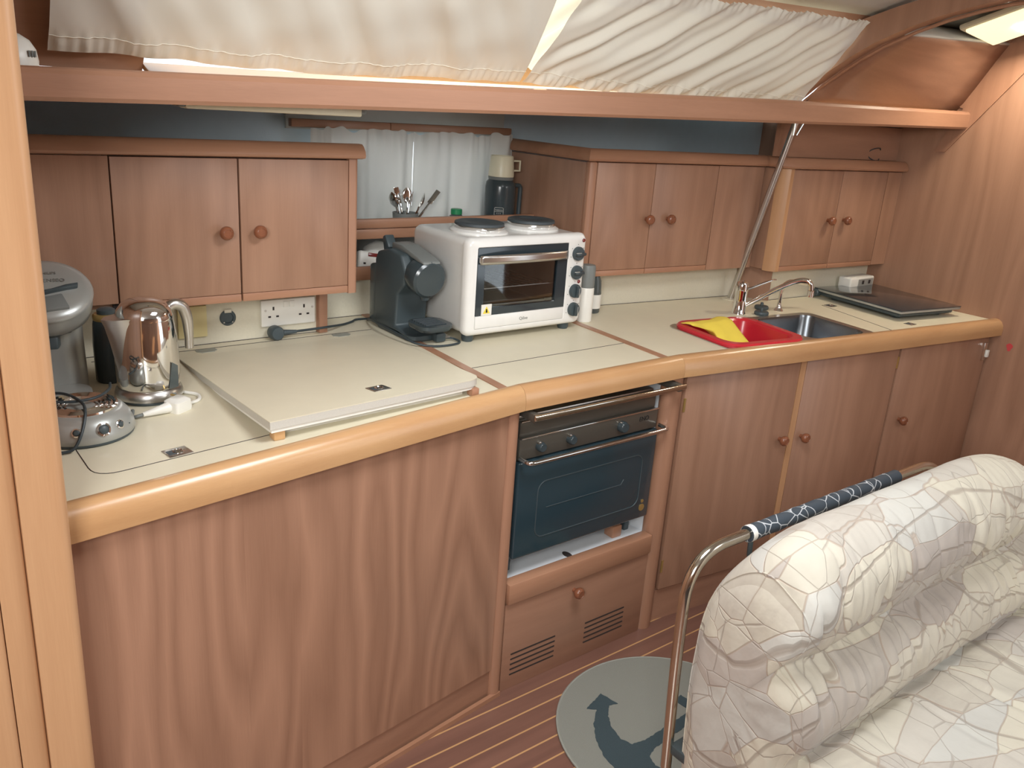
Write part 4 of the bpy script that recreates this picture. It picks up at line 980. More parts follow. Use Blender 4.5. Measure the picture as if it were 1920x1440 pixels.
MB().tube(catmull([(-0.072, -0.003, 0.009), (-0.088, 0.01, 0.004), (-0.07, 0.045, 0.004)], 6), 0.004, 8).build('cable', 'greypl', wp)
wc = MB().tube(catmull([(0.585, 1.93, ZC + 0.004), (0.606, 1.90, ZC + 0.004), (0.596, 1.865, ZC + 0.004), (0.565, 1.85, ZC + 0.004)], 8), 0.004, 8).build('cable', 'white', kt, world=True)

# ------------------------------------------------------------------ pod coffee maker at far left
sn = thing('pod_coffee_maker', 'silver pod coffee maker with black lever beside the left post', 'coffee machine', (0.335, 2.05, ZC), math.radians(-6))
loft([ring_xy(-0.075, 0.075, -0.03, 0.12, 0.05, 0.0, 8), ring_xy(-0.072, 0.072, -0.03, 0.12, 0.05, 0.10, 8), ring_xy(-0.070, 0.070, -0.04, 0.12, 0.05, 0.17, 8), ring_xy(-0.078, 0.078, -0.06, 0.12, 0.05, 0.205, 8)]).build('body', 'silver', sn)
HM = T((0, -0.012, 0.206)) @ RX(30)
MB().lathe([(0.080, -0.012), (0.090, 0.0), (0.093, 0.02), (0.093, 0.042)], 44, HM).build('brew_head', 'silver', sn)
MB().lathe([(0.0945, 0.042), (0.0945, 0.047), (0.090, 0.054), (0.075, 0.060), (0.045, 0.0645), (0.02, 0.066), (0.001, 0.0665)], 44, HM).build('lid', 'silver', sn)
rprism([(-0.030, -0.040), (0.062, -0.014), (0.064, -0.006), (0.040, -0.010), (0.010, -0.022), (-0.030, -0.030)], 0.062, 0.074, 0.002, 2, mat=HM).build('lever', 'black', sn)
rprism([(-0.024, -0.040), (0.030, -0.028), (0.040, -0.072), (-0.016, -0.080)], 0.056, 0.0655, 0.003, 2, mat=HM).build('lever_recess', 'greypl', sn)
rprism([(-0.055, -0.03), (0.03, -0.03), (0.045, -0.052), (0.01, -0.085), (-0.03, -0.085), (-0.06, -0.055)], 0.155, 0.187, 0.004, 2).build('spout_housing', 'black', sn)
rprism([(-0.02, -0.055), (0.02, -0.055), (0.012, -0.082), (-0.012, -0.082)], 0.128, 0.156, 0.003, 2).build('spout', 'black', sn)
loft([ring_xy(-0.07, 0.07, -0.14, -0.02, 0.05, 0.0, 8), ring_xy(-0.07, 0.07, -0.14, -0.02, 0.05, 0.03, 8)]).build('drip_tray', 'silver', sn)
text('maker_lettering', 'PHILIPS', 0.010, 'print', sn, WM[sn] @ HM @ T((0.010, 0.034, 0.0662)))
text('model_lettering', 'SENSEO', 0.014, 'print', sn, WM[sn] @ HM @ T((0.016, 0.010, 0.0668)))
bf = thing('dark_canister', 'tall black canister with gold rim between coffee maker and kettle', 'canister', (0.468, 2.10, ZC))
MB().lathe([(0.030, 0), (0.033, 0.004), (0.034, 0.09), (0.031, 0.142), (0.029, 0.150)], 28).build('body', 'blackg', bf)
MB().lathe([(0.0292, 0.150), (0.030, 0.154), (0.030, 0.161), (0.027, 0.165)], 28).build('rim', 'gold', bf)
MB().lathe([(0.020, 0.164), (0.020, 0.174), (0.014, 0.178), (0.001, 0.179)], 24).build('stopper', 'black', bf)

# ------------------------------------------------------------------ ringed warmer in the front left corner
ec = thing('egg_boiler_base', 'silver round appliance base with steel rings and three buttons', 'appliance', (0.338, 1.793, ZC))
MB().lathe([(0.094, 0), (0.097, 0.003), (0.097, 0.007)], 48).build('foot_ring', 'black', ec)
MB().lathe([(0.097, 0.007), (0.099, 0.012), (0.097, 0.022), (0.090, 0.040), (0.080, 0.052), (0.070, 0.057)], 56).build('housing', 'silver', ec)
for k in range(5):
    r = 0.069 - 0.009 * k
    MB().lathe([(r + 0.001, 0.056), (r, 0.061 - 0.001 * k), (r - 0.004, 0.063 - 0.001 * k), (r - 0.008, 0.060 - 0.001 * k), (r - 0.009, 0.055)], 48, cap=False).build('heating_ring', 'chrome', ec)
MB().lathe([(0.026, 0.050), (0.026, 0.056), (0.001, 0.054)], 32).build('centre_dish', 'steel', ec)
for a, s in ((-108, 0.8), (-78, 1.2), (-55, 0.8)):
    bm4 = RZ(a) @ T((0.0925, 0, 0.033)) @ RY(66)
    b_ = MB().lathe([(0.0115 * s, -0.002), (0.0115 * s, 0.002), (0.0085 * s, 0.003), (0.008 * s, 0.001), (0.001, 0.001)], 22, bm4).build('button_ring', 'chrome', ec)
    MB().lathe([(0.0075 * s, 0), (0.0075 * s, 0.004), (0.005 * s, 0.006), (0.001, 0.0062)], 18, bm4).build('button', 'black', b_)
MB().lathe([(0.0015, 0), (0.0015, 0.001)], 8, RZ(-38) @ T((0.0955, 0, 0.026)) @ RY(66)).build('indicator', 'black', ec)
cc = MB().tube(catmull([(0.42, 1.90, ZC + 0.06), (0.405, 1.845, ZC + 0.066), (0.375, 1.80, ZC + 0.069), (0.34, 1.79, ZC + 0.068), (0.30, 1.80, ZC + 0.068), (0.27, 1.83, ZC + 0.07), (0.275, 1.86, ZC + 0.068), (0.315, 1.845, ZC + 0.070), (0.335, 1.78, ZC + 0.071), (0.333, 1.73, ZC + 0.066), (0.318, 1.70, ZC + 0.035), (0.298, 1.688, ZC + 0.008), (0.27, 1.69, ZC + 0.004)], 8), 0.003, 8).build('appliance_cord', 'cord')
tag(cc, 'thin black cord draped over the ringed silver base', 'cord')

# ------------------------------------------------------------------ sockets on the left splashback
so = thing('double_socket', 'white double mains socket with two switches on the splashback', 'socket', (1.006, 2.303, 0.936))
pl = MB().bx(0.922, 1.088, 2.293, 2.3045, 0.934, 1.012, 0.003).build('face_plate', 'white', so, world=True)
for cx in (0.958, 1.052):
    for px, pz, w_, h_ in ((0, 0.012, 0.005, 0.010), (-0.012, -0.012, 0.008, 0.005), (0.012, -0.012, 0.008, 0.005)):
        MB().bx(cx + px - w_ / 2, cx + px + w_ / 2, 2.2922, 2.295, 0.975 + pz - h_ / 2, 0.975 + pz + h_ / 2).build('pin_slot', 'gap', so, world=True)
for cx in (0.996, 1.014): MB().bx(cx - 0.0075, cx + 0.0075, 2.290, 2.295, 0.988, 1.006, 0.0015).build('switch', 'white', so, world=True)
for cx in (0.934, 1.078): MB().lathe([(0.0035, 0), (0.0035, 0.001), (0.001, 0.0012)], 12, face_mat(cx, 2.293, 0.982)).build('screw', 'steel', so, world=True)
rs = thing('round_socket', 'round black twelve volt socket on the splashback', 'socket', (0.828, 2.305, 0.97))
MB().lathe([(0.0225, 0), (0.0225, 0.004), (0.020, 0.006), (0.015, 0.006), (0.014, 0.003), (0.001, 0.003)], 30, face_mat(0.828, 2.305, 0.970)).build('body', 'black', rs, world=True)
for dx, dz_ in ((-0.012, -0.012), (0.012, -0.012), (0.0, 0.018)): MB().lathe([(0.002, 0), (0.002, 0.0068), (0.001, 0.007)], 8, face_mat(0.828 + dx, 2.305, 0.970 + dz_)).build('contact', 'steel', rs, world=True)
MB().bx(0.818, 0.838, 2.298, 2.303, 0.985, 0.995, 0.001).build('keyway', 'lam_wall', rs, world=True)
bp_ = MB().bx(0.690, 0.768, 2.296, 2.3045, 0.925, 1.012, 0.002).build('blank_plate', 'yellow_pl'); tag(bp_, 'yellowed blank cover plate on the splashback behind the kettle handle', 'plate')

# ------------------------------------------------------------------ niche contents
def flask():
    f = thing('vacuum_flask', 'dark vacuum flask with cream cup lid standing in the niche', 'flask', (1.905, 2.495, 1.160))
    MB().lathe([(0.052, 0), (0.055, 0.004), (0.055, 0.145), (0.052, 0.160), (0.044, 0.170)], 36).build('body', 'blackg', f)
    MB().lathe([(0.0445, 0.170), (0.046, 0.174), (0.046, 0.180)], 30).build('collar', 'greypl', f)
    c = MB().lathe([(0.046, 0.181), (0.046, 0.190), (0.041, 0.250), (0.039, 0.253), (0.036, 0.253), (0.034, 0.249), (0.001, 0.249)], 36).build('cup_lid', 'cream_pl', f)
    MB().tube([(0.043, -0.01, 0.236), (0.070, -0.016, 0.236), (0.070, -0.016, 0.202), (0.044, -0.01, 0.202)], 0.0042, 6).build('cup_handle', 'cream_pl', c)
    MB().tube(arc_path([(0.050, -0.008, 0.150), (0.082, -0.012, 0.150), (0.080, -0.012, 0.030), (0.050, -0.008, 0.030)], 0.012), 0.008, 8).build('handle', 'black', f)
    fm = WM[f] @ RZ(-38) @ T((0, -0.0555, 0.062)) @ RX(90)
    MB().tube([(p[0], p[1], 0) for p in rrect(-0.016, 0.016, -0.014, 0.014, 0.004, 3)], 0.0007, 4, closed=True).build('logo_frame', 'printlt', f).matrix_local = WM[f].inverted() @ fm
    text('logo_lettering', 'THERMOS', 0.0062, 'printlt', f, fm @ T((0, 0.005, 0)))
    MB().tube([(-0.016, 0, 0), (0.016, 0, 0)], 0.0006, 4).build('logo_rule', 'printlt', f).matrix_local = WM[f].inverted() @ fm
    text('logo_lettering', '* * *', 0.009, 'printlt', f, fm @ T((0, -0.008, 0)))
flask()
h = thing('cutlery_pot', 'low grey pot holding upright cutlery behind the fiddle rail', 'pot', (1.515, 2.50, 1.160))
MB().lathe([(0.040, 0), (0.044, 0.06), (0.041, 0.06), (0.037, 0.004), (0.001, 0.004)], 28, cap=False).build('pot', 'greypl', h)
def spoon(label, x, y, lx, ly, L, kind, rz):
    t = thing(kind, label, 'cutlery', (x, y, 1.166), group='upright cutlery in the niche')
    d = Vector((lx, ly, 1)).normalized(); q = d.to_track_quat('Z', 'Y').to_matrix().to_4x4() @ RZ(rz)
    MB().tube([q @ Vector((0, 0, 0)), q @ Vector((0, 0.001, L * 0.4)), q @ Vector((0, 0, L - 0.03))], [0.0052, 0.0042, 0.0034], 6).build('handle', 'chrome', t)
    if kind == 'spoon':
        mb = MB(); mb.grid(lambda u, v: q @ Vector((0.0175 * math.sin(PI * u) ** 0.7 * math.cos(2 * PI * v), 0.005 * math.sin(PI * u) * math.sin(2 * PI * v) - 0.003 * math.sin(PI * u), L - 0.038 + 0.058 * u)), 10, 14, wrap_v=True)
        mb.build('bowl', 'chrome', t)
    elif kind == 'fork':
        for k in range(4): MB().tube([q @ Vector((0.0025 * (k - 1.5), 0, L - 0.032)), q @ Vector((0.0052 * (k - 1.5), 0, L - 0.018)), q @ Vector((0.0052 * (k - 1.5), 0.002, L + 0.012))], 0.0013, 5).build('tine', 'chrome', t)
    else:
        MB().box((0, 0, L - 0.012), (0.017, 0.0016, 0.055), 0.0007, mat=q).build('blade', 'chrome', t)
spoon('spoon at the left end of the cutlery, leaning towards the left curtain', 1.500, 2.49, -0.40, -0.05, 0.115, 'spoon', 20)
spoon('narrow knife blade standing second from the left in the cutlery', 1.503, 2.485, -0.26, 0.0, 0.128, 'knife', 70)
spoon('fork standing between the knife and the middle spoon', 1.508, 2.50, -0.14, 0.05, 0.118, 'fork', 0)
spoon('spoon standing upright in the middle of the cutlery', 1.515, 2.49, 0.02, 0.05, 0.120, 'spoon', 10)
spoon('fork tilted slightly right behind the large spoon', 1.522, 2.51, 0.20, 0.1, 0.112, 'fork', 30)
spoon('bright spoon with its bowl facing the room, right of the forks', 1.520, 2.475, 0.34, -0.12, 0.112, 'spoon', 0)
spoon('knife leaning furthest right out of the cutlery pot', 1.530, 2.49, 0.85, 0.0, 0.150, 'knife', 40)
gj = thing('green_lidded_jar', 'small jar with green lid just behind the left hotplate', 'jar', (1.715, 2.49, 1.160))
MB().lathe([(0.022, 0), (0.024, 0.004), (0.024, 0.045), (0.018, 0.052)], 24).build('jar', 'smoke', gj)
MB().lathe([(0.020, 0.052), (0.020, 0.068), (0.018, 0.070), (0.001, 0.070)], 24).build('lid', 'green', gj)
bk = MB().lathe([(0.026, 1.160), (0.031, 1.262), (0.029, 1.262), (0.024, 1.164), (0.001, 1.164)], 24, T((1.292, 2.50, 0)), cap=False).build('beaker', 'greyhinge')
tag(bk, 'grey green plastic beaker half hidden by the left cabinet edge', 'beaker')
ad = thing('plug_adaptor', 'white plug adaptor with red switch lying on the lower niche shelf', 'adaptor', (1.365, 2.475, 1.030), math.radians(-8))
am = T((0, 0, 0.038)) @ RX(-18) @ RY(8)
MB().box((0, 0, 0), (0.085, 0.045, 0.060), 0.008, 3, mat=am).build('body', 'white', ad)
MB().box((0.006, -0.024, 0.018), (0.034, 0.004, 0.012), 0.001, mat=am).build('switch', 'redlamp', ad)
for q in (-0.022, 0.022): MB().box((q, -0.0225, -0.012), (0.008, 0.002, 0.006), mat=am).build('pin_slot', 'gap', ad)
def crumple(name, label, cat, c, s, seed, mat):
    mb = MB(); mb.grid(lambda u, v: Vector((c[0] + s[0] * math.sin(PI * max(0.001, min(0.999, u))) * math.cos(2 * PI * v), c[1] + s[1] * math.sin(PI * u) * math.sin(2 * PI * v), c[2] - s[2] * math.cos(PI * u))) * 1.0 + Vector((1, 1, 1)) * 0, 18, 26, wrap_v=True)
    for p in mb.v:
        k = 1 + 0.28 * mnoise.noise(p * 38 + Vector((seed, 0, 0))) + 0.1 * mnoise.noise(p * 110)
        q = (p - Vector(c)) * k + Vector(c); q.z = max(q.z, c[2] - s[2]); p[:] = q
    o = mb.build(name, mat, sharp=60); tag(o, label, cat); return o
crumple('crumpled_bag', 'crumpled white plastic bag behind the plug adaptor', 'bag', (1.44, 2.545, 1.075), (0.06, 0.035, 0.045), 4, 'white')
crumple('folded_cloth', 'small white folded cloth beside the red switch adaptor', 'cloth', (1.285, 2.48, 1.052), (0.030, 0.025, 0.022), 9, 'white')
for k, lb in enumerate(('lowest white carton stacked behind the capsule machine', 'middle white carton stacked behind the capsule machine', 'topmost white carton stacked behind the capsule machine')):
    o = rprism([(-0.045, -0.03), (0.045, -0.03), (0.045, 0.03), (-0.045, 0.03)], 0, 0.029, 0.002, 1, mat=T((1.55 + 0.004 * k, 2.50, 1.030 + 0.030 * k)) @ RZ(-4 + 5 * k)).build('carton', ('white', 'edge', 'white')[k]); tag(o, lb, 'carton', 'stacked cartons in the niche')

# ------------------------------------------------------------------ bottles right of the oven
b1 = thing('spray_can', 'slim white bottle with grey cap beside the countertop oven', 'bottle', (1.978, 2.075, ZC))
MB().lathe([(0.024, 0), (0.0265, 0.003), (0.0265, 0.115), (0.025, 0.119)], 28).build('body', 'white', b1)
MB().lathe([(0.0252, 0.119), (0.0255, 0.122), (0.0255, 0.185), (0.023, 0.195), (0.001, 0.197)], 28).build('cap', 'greypl', b1)
b2 = thing('dark_bottle', 'clear dark bottle with white label behind the white bottle', 'bottle', (2.098, 2.165, ZC))
MB().lathe([(0.026, 0), (0.029, 0.004), (0.030, 0.07), (0.026, 0.115), (0.013, 0.150), (0.012, 0.175)], 26).build('body', 'smoke', b2)
MB().lathe([(0.0303, 0.018), (0.0306, 0.022), (0.0306, 0.064), (0.0303, 0.068)], 26, cap=False).build('label', 'white', b2)
MB().lathe([(0.0135, 0.175), (0.0135, 0.19), (0.001, 0.191)], 20).build('cap', 'black', b2)

# ------------------------------------------------------------------ sink, tub, taps
sn2 = thing('sink', 'double bowl stainless sink sunk into the worktop', 'sink', (2.55, 1.70, 0.75), math.radians(-7.2))
zz = ZC - 0.75
bowls = ((-0.330, -0.012), (0.030, 0.318))
MB().prism(rrect(-0.362, 0.350, -0.163, 0.166, 0.04), zz + 0.0003, zz + 0.003, holes=[rrect(a, b, -0.142, 0.138, 0.045) for a, b in bowls]).build('rim', 'steel', sn2)
for a, b in bowls:
    o = loft([ring_xy(a, b, -0.142, 0.138, 0.045, zz + 0.003, 6), ring_xy(a + 0.003, b - 0.003, -0.139, 0.135, 0.045, zz - 0.006, 6), ring_xy(a + 0.012, b - 0.012, -0.130, 0.126, 0.045, zz - 0.115, 6), ring_xy(a + 0.03, b - 0.03, -0.112, 0.108, 0.03, zz - 0.14, 6)], cap0=False).build('bowl', 'steel_dk', sn2)
    MB().lathe([(0.022, zz - 0.1395), (0.022, zz - 0.137), (0.014, zz - 0.138), (0.001, zz - 0.1385)], 20, T(((a + b) / 2, 0, 0))).build('drain', 'steel', o)
tb = thing('washing_up_tub', 'red plastic washing up tub set in the left sink bowl', 'tub', (2.372, 1.722, 0.775), math.radians(-9))
zt = 0.140
rg = [ring_xy(-0.105, 0.105, -0.095, 0.095, 0.04, 0.0, 7), ring_xy(-0.135, 0.135, -0.120, 0.120, 0.045, 0.100, 7), ring_xy(-0.142, 0.142, -0.126, 0.126, 0.05, zt - 0.006, 7),
      ring_xy(-0.170, 0.170, -0.152, 0.152, 0.065, zt - 0.008, 7), ring_xy(-0.176, 0.176, -0.158, 0.158, 0.07, zt - 0.012, 7), ring_xy(-0.178, 0.178, -0.160, 0.160, 0.07, zt - 0.006, 7), ring_xy(-0.174, 0.174, -0.156, 0.156, 0.07, zt, 7), ring_xy(-0.150, 0.150, -0.134, 0.134, 0.055, zt, 7), ring_xy(-0.142, 0.142, -0.126, 0.126, 0.05, zt - 0.008, 7), ring_xy(-0.128, 0.128, -0.114, 0.114, 0.045, 0.02, 7), ring_xy(-0.11, 0.11, -0.098, 0.098, 0.04, 0.004, 7)]
loft(rg).build('basin', 'red', tb)
cl = MB()
def clf(u, v):
    a = Vector((2.235, 1.862, 0)).lerp(Vector((2.475, 1.872, 0)), u); b = Vector((2.262, 1.742, 0)).lerp(Vector((2.412, 1.70, 0)), u)
    p = a.lerp(b, v); prof = [(0, 0.914), (0.12, 0.9185), (0.3, 0.918), (0.45, 0.908), (1.0, 0.868)]
    p.z = interp(prof, v) + 0.002 * math.sin(u * 9 + v * 4) + 0.0015 * math.sin(u * 17); 
    if u < 0.25: p.z = max(p.z, lerp(0.9175, p.z, u / 0.25))
    return p
o = cl.grid(clf, 24, 24).build('dishcloth', 'yellow', sharp=80); thicken(o, 0.002, 1); tag(o, 'yellow dishcloth hanging over the corner of the red tub', 'cloth')

tp = thing('mixer_tap', 'chrome mixer tap with long swivel spout over the sink', 'tap', (2.63, 1.925, ZC))
MB().lathe([(0.027, 0), (0.027, 0.004), (0.024, 0.008), (0.022, 0.06), (0.0235, 0.085), (0.024, 0.105), (0.020, 0.118), (0.010, 0.124), (0.001, 0.125)], 28).build('body', 'chrome', tp)
MB().tube(catmull([(0.015, -0.01, 0.028), (0.03, -0.04, 0.055), (0.060, -0.13, 0.125), (0.078, -0.175, 0.153), (0.088, -0.205, 0.160), (0.094, -0.220, 0.150), (0.096, -0.225, 0.128)], 6), 0.0095, 12).build('spout', 'chrome', tp)
MB().lathe([(0.012, 0.0), (0.012, 0.022)], 16, T((0.096, -0.226, 0.105))).build('aerator', 'chrome', tp)
MB().tube([(0.010, 0.0, 0.085), (0.06, -0.015, 0.102), (0.125, -0.035, 0.124)], [0.006, 0.0045, 0.005], 10).build('lever', 'chrome', tp)
MB().box((0.136, -0.038, 0.126), (0.024, 0.012, 0.005), 0.002, mat=None).build('lever_tip', 'chrome', tp)
t2 = thing('swan_neck_faucet', 'small chrome swan neck faucet behind the mixer spout', 'tap', (2.835, 1.892, ZC))
MB().lathe([(0.018, 0), (0.014, 0.006), (0.009, 0.014), (0.008, 0.03)], 20).build('base', 'chrome', t2)
MB().tube(arc_path([(0, 0, 0.02), (0.0, 0, 0.098), (0.03, -0.01, 0.116), (0.14, -0.03, 0.098), (0.144, -0.031, 0.07)], 0.03), 0.0075, 10).build('neck', 'chrome', t2)
for k, (x, y, lb) in enumerate(((2.70, 1.872, 'black sink stopper with centre stalk, nearer to the mixer tap base'), (2.785, 1.935, 'black sink stopper lying behind the other stopper'))):
    s_ = thing('sink_stopper', lb, 'stopper', (x, y, ZC), group='black sink stoppers behind the sink')
    MB().lathe([(0.024, 0.0), (0.027, 0.004), (0.027, 0.010), (0.024, 0.014), (0.001, 0.015)], 24).build('disc', 'black', s_)
    MB().lathe([(0.006, 0.014), (0.006, 0.024), (0.004, 0.027), (0.001, 0.027)], 14).build('stalk', 'black', s_)

# ------------------------------------------------------------------ leaning pole
po = thing('steel_pole', 'stainless support pole leaning from worktop to overhead shelf', 'pole', (2.81, 2.105, ZC))
pa, pb = Vector((2.81, 2.105, ZC + 0.004)), Vector((2.855, 1.965, 1.60))
MB().cyl(pa, pb, 0.0125, n=20).build('tube', 'steel', po, world=True)
MB().lathe([(0.034, 0), (0.034, 0.003), (0.018, 0.005)], 24, T((2.81, 2.105, ZC))).build('foot_flange', 'lam', po, world=True)
for q in (-0.012, 0.022): MB().tube([pb + Vector((q * 0.6, 0, -0.05)), pb + Vector((q * 1.6, -0.01, 0.0))], 0.004, 8).build('fork_arm', 'chrome', po, world=True)

# ------------------------------------------------------------------ portable hob and adaptor
ho = thing('portable_hob', 'flat black glass portable hob at the right end of the worktop', 'hob', (3.365, 1.752, ZC), math.radians(-9))
MB().box((0, 0, 0.0405), (0.365, 0.430, 0.005), 0.002).build('glass_top', 'glassblk', ho)
MB().box((0, 0, 0.034), (0.362, 0.427, 0.009), 0.002).build('silver_edge', 'silver', ho)
rprism([(-0.165, -0.195), (0.165, -0.195), (0.165, 0.20), (-0.165, 0.20)], 0.010, 0.030, 0.008, 2).build('lower_casing', 'black', ho)
for x in (-0.12, 0.12):
    for y in (-0.15, 0.15): MB().lathe([(0.016, 0), (0.018, 0.004), (0.018, 0.012)], 16, T((x, y, 0))).build('foot', 'black', ho)
MB().lathe([(0.017, 0), (0.017, 0.02), (0.013, 0.024), (0.001, 0.024)], 20, T((-0.165, 0.205, 0.022)) @ RY(-90)).build('side_knob', 'black', ho)
sa = thing('socket_block', 'white socket block on the splashback behind the portable hob', 'socket', (3.47, 1.985, 0.92))
MB().box((3.475, 1.958, 0.953), (0.185, 0.062, 0.056), 0.008, 3).build('body', 'white', sa, world=True)
MB().bx(3.44, 3.555, 1.925, 1.928, 0.935, 0.972).build('face', 'silver', sa, world=True)
for q in (3.475, 3.525): MB().bx(q - 0.008, q + 0.008, 1.9235, 1.926, 0.950, 0.966, 0.001).build('socket_hole', 'gap', sa, world=True)
cl_ = MB().tube([Vector((3.445 + 0.045 * math.cos(a), 1.965 + 0.01 * math.cos(a * 2), 1.492 + 0.026 * math.sin(a))) for a in [2 * PI * k / 30 for k in range(28)]], 0.002, 6).build('cable_loop', 'cord')
tag(cl_, 'thin black cable loop resting on the right wall cabinet', 'cable')
#==SETTEE==
# ------------------------------------------------------------------ rug
rg_ = thing('anchor_rug', 'round grey rug with dark anchor motif on the cabin sole', 'rug', (1.65, 1.21, FL), math.radians(4))
MB().lathe([(0.325, 0), (0.327, 0.003), (0.322, 0.008), (0.001, 0.008)], 72).build('pile', 'rug', rg_)
MB().tube([(0.325 * math.cos(a), 0.325 * math.sin(a), 0.005) for a in [2 * PI * k / 72 for k in range(72)]], 0.004, 6, closed=True).build('binding', 'rugedge', rg_)
ANC = [(-0.245, 0.0), (-0.235, 0.05), (-0.205, 0.105), (-0.165, 0.15), (-0.115, 0.185), (-0.135, 0.205), (-0.055, 0.225), (-0.045, 0.165), (-0.072, 0.175), (-0.105, 0.150), (-0.135, 0.110), (-0.150, 0.060), (-0.140, 0.030), (-0.10, 0.018), (0.10, 0.016), (0.10, 0.075), (0.135, 0.075), (0.135, 0.016), (0.19, 0.02)]
ANC = ANC + [(0.23, 0.04), (0.26, 0.0)] + [(x, -y) for x, y in ANC[1:]][::-1] + []
an2 = []
for i in range(len(ANC)):
    a, b = Vector(ANC[i]), Vector(ANC[(i + 1) % len(ANC)]); k = max(1, int((b - a).length / 0.006))
    for j in range(k):
        p = a.lerp(b, j / k); an2.append((p.x + random.uniform(-0.0015, 0.0015), p.y + random.uniform(-0.0015, 0.0015)))
MB().prism(an2, 0.006, 0.0092).build('anchor_motif', 'rugdk', rg_)

# ------------------------------------------------------------------ settee
se = thing('settee', 'settee with gathered patterned backrest roll and seat cushion', 'settee', (1.9, 0.6, FL))
MB().bx(1.42, 2.60, 0.10, 0.86, FL, 0.26, 0.01).build('plinth', 'cab_v', se, world=True)
PROF = [(0.935, 0.10), (0.950, 0.16), (0.962, 0.30), (0.968, 0.42), (0.964, 0.55), (0.950, 0.64), (0.925, 0.715), (0.895, 0.770), (0.862, 0.808), (0.825, 0.828), (0.785, 0.826), (0.745, 0.806), (0.712, 0.770), (0.694, 0.725), (0.692, 0.680), (0.705, 0.640), (0.728, 0.608), (0.745, 0.588),
        (0.738, 0.575), (0.708, 0.562), (0.682, 0.535), (0.668, 0.500), (0.666, 0.460), (0.676, 0.420), (0.690, 0.390), (0.695, 0.340), (0.695, 0.240), (0.700, 0.12)]
PROF = [tuple(p) for p in catmull([(a, b, 0) for a, b in PROF], 3)]; PROF = [(p[0], p[1]) for p in PROF]
BX0, BX1 = 1.335, 2.56
_rg = random.Random(5)
GRV = [(1.375 + 0.052 * k + _rg.uniform(-0.018, 0.018), _rg.choice((0.006, 0.010, 0.016)), _rg.uniform(-0.25, 0.15)) for k in range(22)]
def bkf(u, v):
    # u along the back with dense ends
    x = lerp(BX0, BX1, u)
    i = v * (len(PROF) - 1); k = min(len(PROF) - 2, int(i)); t = i - k
    y = lerp(PROF[k][0], PROF[k + 1][0], t); z = lerp(PROF[k][1], PROF[k + 1][1], t)
    cy, cz = 0.83, 0.50
    # round the ends
    eL = max(0, 1 - (x - BX0) / 0.045); eR = max(0, 1 - (BX1 - x) / 0.17)
    e = 1 - (1 - math.sqrt(max(0, 1 - eL * eL))) * 0.16 - (1 - math.sqrt(max(0, 1 - eR * eR))) * 0.42
    y = cy + (y - cy) * e; z = cz + (z - cz) * (1 if z < cz else e)
    lo = max(0, 1 - (x - BX0) / 0.17); lr = max(0, 1 - (BX1 - x) / 0.42)
    if z > 0.60: z -= (0.055 * lo ** 2 + 0.13 * lr ** 2) * smooth((z - 0.60) / 0.22)
    # gathers running over the rolls towards the crease
    fr = 1.0 if y < 0.80 else 0.25
    cre = math.exp(-((z - 0.585) / 0.11) ** 2) * (1 if y < 0.8 else 0)
    g = (math.sin(x * 52 + 2.2 * math.sin(x * 17)) * 0.6 + math.sin(x * 91 + 1.3) * 0.4)
    g = -abs(g) ** 0.7 + 0.5
    y -= cre * 0.017 * g
    if y < 0.86 and z > 0.42:
        for xc, dp, sl in GRV:
            y += dp * math.exp(-((x - xc - sl * (z - 0.6) - 0.35 * (z - 0.6) ** 2) / 0.0065) ** 2) * smooth((0.86 - y) / 0.1) * smooth((z - 0.42) / 0.08) * (0.35 + 0.65 * math.exp(-((z - 0.6) / 0.13) ** 2))
    nz = mnoise.noise(Vector((x * 13, y * 13, z * 13))) * 0.007 + mnoise.noise(Vector((x * 34, y * 30, z * 20))) * 0.0028
    y -= nz * fr; z += nz * 0.5
    return Vector((x, y, z))
us = [0, 0.004, 0.009, 0.015, 0.022, 0.030, 0.037] + [0.045 + 0.875 * k / 230 for k in range(231)] + [0.93, 0.945, 0.96, 0.972, 0.983, 0.992, 1.0]
nv = 110
mb = MB(); vs = [bkf(u, j / (nv - 1)) for u in us for j in range(nv)]; fs = []
for i in range(len(us) - 1):
    for j in range(nv - 1): fs.append((i * nv + j, (i + 1) * nv + j, (i + 1) * nv + j + 1, i * nv + j + 1))
    fs.append((i * nv, i * nv + nv - 1, (i + 1) * nv + nv - 1, (i + 1) * nv))
mb.add(vs, fs)
# domed end caps as shrinking loops
for end, sgn in ((0, -1), (len(us) - 1, 1)):
    base = [mb.v[end * nv + j].copy() for j in range(nv)]; c = Vector((base[0].x, 0.825, 0.47)); rings = [base]
    for q, b_ in ((0.93, 0.010), (0.8, 0.016), (0.55, 0.020), (0.25, 0.022)):
        rings.append([c + (p - c) * q + Vector((sgn * (b_ + 0.004 * mnoise.noise(p * 14)), 0, 0)) for p in base])
    loft(rings, cap0=False, mb=mb)
bkr = mb.build('backrest_cushion', 'fabric', se, world=True, sharp=75)
# piping seam round the visible end
MB().tube([bkf(0.006, j / 60) + Vector((-0.001, 0, 0)) for j in range(3, 58)], 0.0016, 6).build('piping', 'fabric', bkr, world=True)
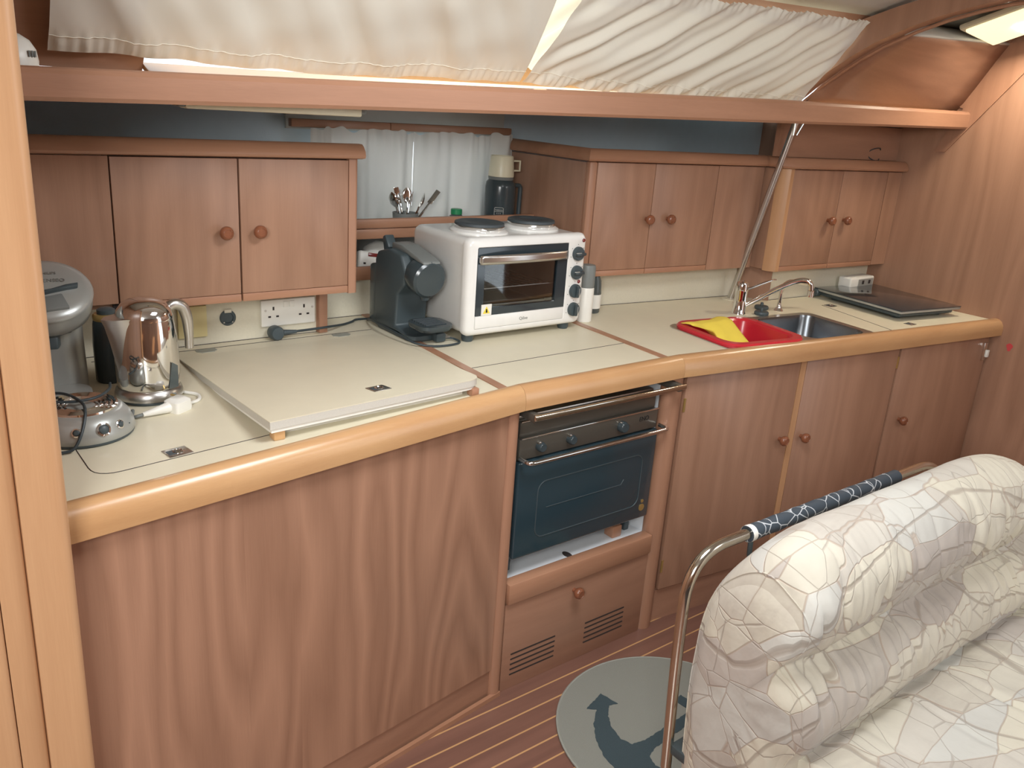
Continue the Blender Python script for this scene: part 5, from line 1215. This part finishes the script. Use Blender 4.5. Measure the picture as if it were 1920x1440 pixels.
# seat cushion with channels running across
def seat(u, v):
    x = lerp(1.37, 2.75, u); y = lerp(0.70, 0.06, v)
    z = 0.402 - 0.020 * max(0, (v - 0.85) / 0.15) ** 2
    for xc, dp in ((1.56, 0.006), (1.735, 0.006), (1.905, 0.020), (2.08, 0.006), (2.185, 0.016), (2.36, 0.006)):
        dx = x - xc - 0.05 * (0.69 - y) * (1 if xc > 1.8 else 0.2); z -= dp * math.exp(-(dx / 0.008) ** 2) - dp * 0.35 * math.exp(-(dx / 0.05) ** 2)
    z += 0.006 * mnoise.noise(Vector((x * 8, y * 8, 0))) + 0.003 * mnoise.noise(Vector((x * 25, y * 22, 2)))
    z -= 0.016 * math.exp(-((y - 0.70) / 0.03) ** 2)
    return Vector((x, y, z))
o = MB().grid(seat, 150, 70).build('seat_cushion', 'fabric', se, world=True, sharp=75); thicken(o, 0.10, 1 if False else -1)

rl = thing('grab_rail', 'polished steel grab rail bent round the back of the settee', 'rail', (1.75, 0.985, 0.2))
ry = 0.985
path = arc_path([(1.338, ry, 0.165), (1.316, ry, 0.48), (1.312, ry, 0.722), (1.60, ry, 0.722)], 0.135, 12)[:-1] + arc_path([(1.60, ry, 0.722), (2.42, ry, 0.716), (2.42, ry, 0.30)], 0.16, 12)
MB().tube(path, 0.0128, 18).build('tube', 'steelrail', rl, world=True)
MB().lathe([(0.0128, 0), (0.010, -0.006), (0.001, -0.009)], 18, T((1.338, ry, 0.165))).build('end_cap', 'steelrail', rl, world=True)
sl = MB().tube([(1.505 + 0.635 * k / 24, ry, 0.7215 - 0.004 * k / 24) for k in range(25)], [0.0185 + 0.0008 * math.sin(k * 2.1) for k in range(25)], 20).build('padded_sleeve', 'sleeve', rl, world=True, label='dark blue crackle patterned padded sleeve')
MB().lathe([(0.0192, -0.006), (0.0198, 0), (0.0192, 0.010)], 20, T((1.508, ry, 0.7215)) @ RY(90), cap=False).build('sleeve_band', 'white', sl, world=True)
MB().tube([(1.52, ry, 0.715), (1.518, ry - 0.004, 0.67), (1.522, ry - 0.01, 0.63)], 0.006, 8).build('strap', 'black', rl, world=True)
for z_ in (0.22,): MB().bx(1.334, 1.43, ry - 0.09, ry - 0.004, z_ - 0.012, z_ + 0.012, 0.003).build('mounting_bracket', 'black', rl, world=True)
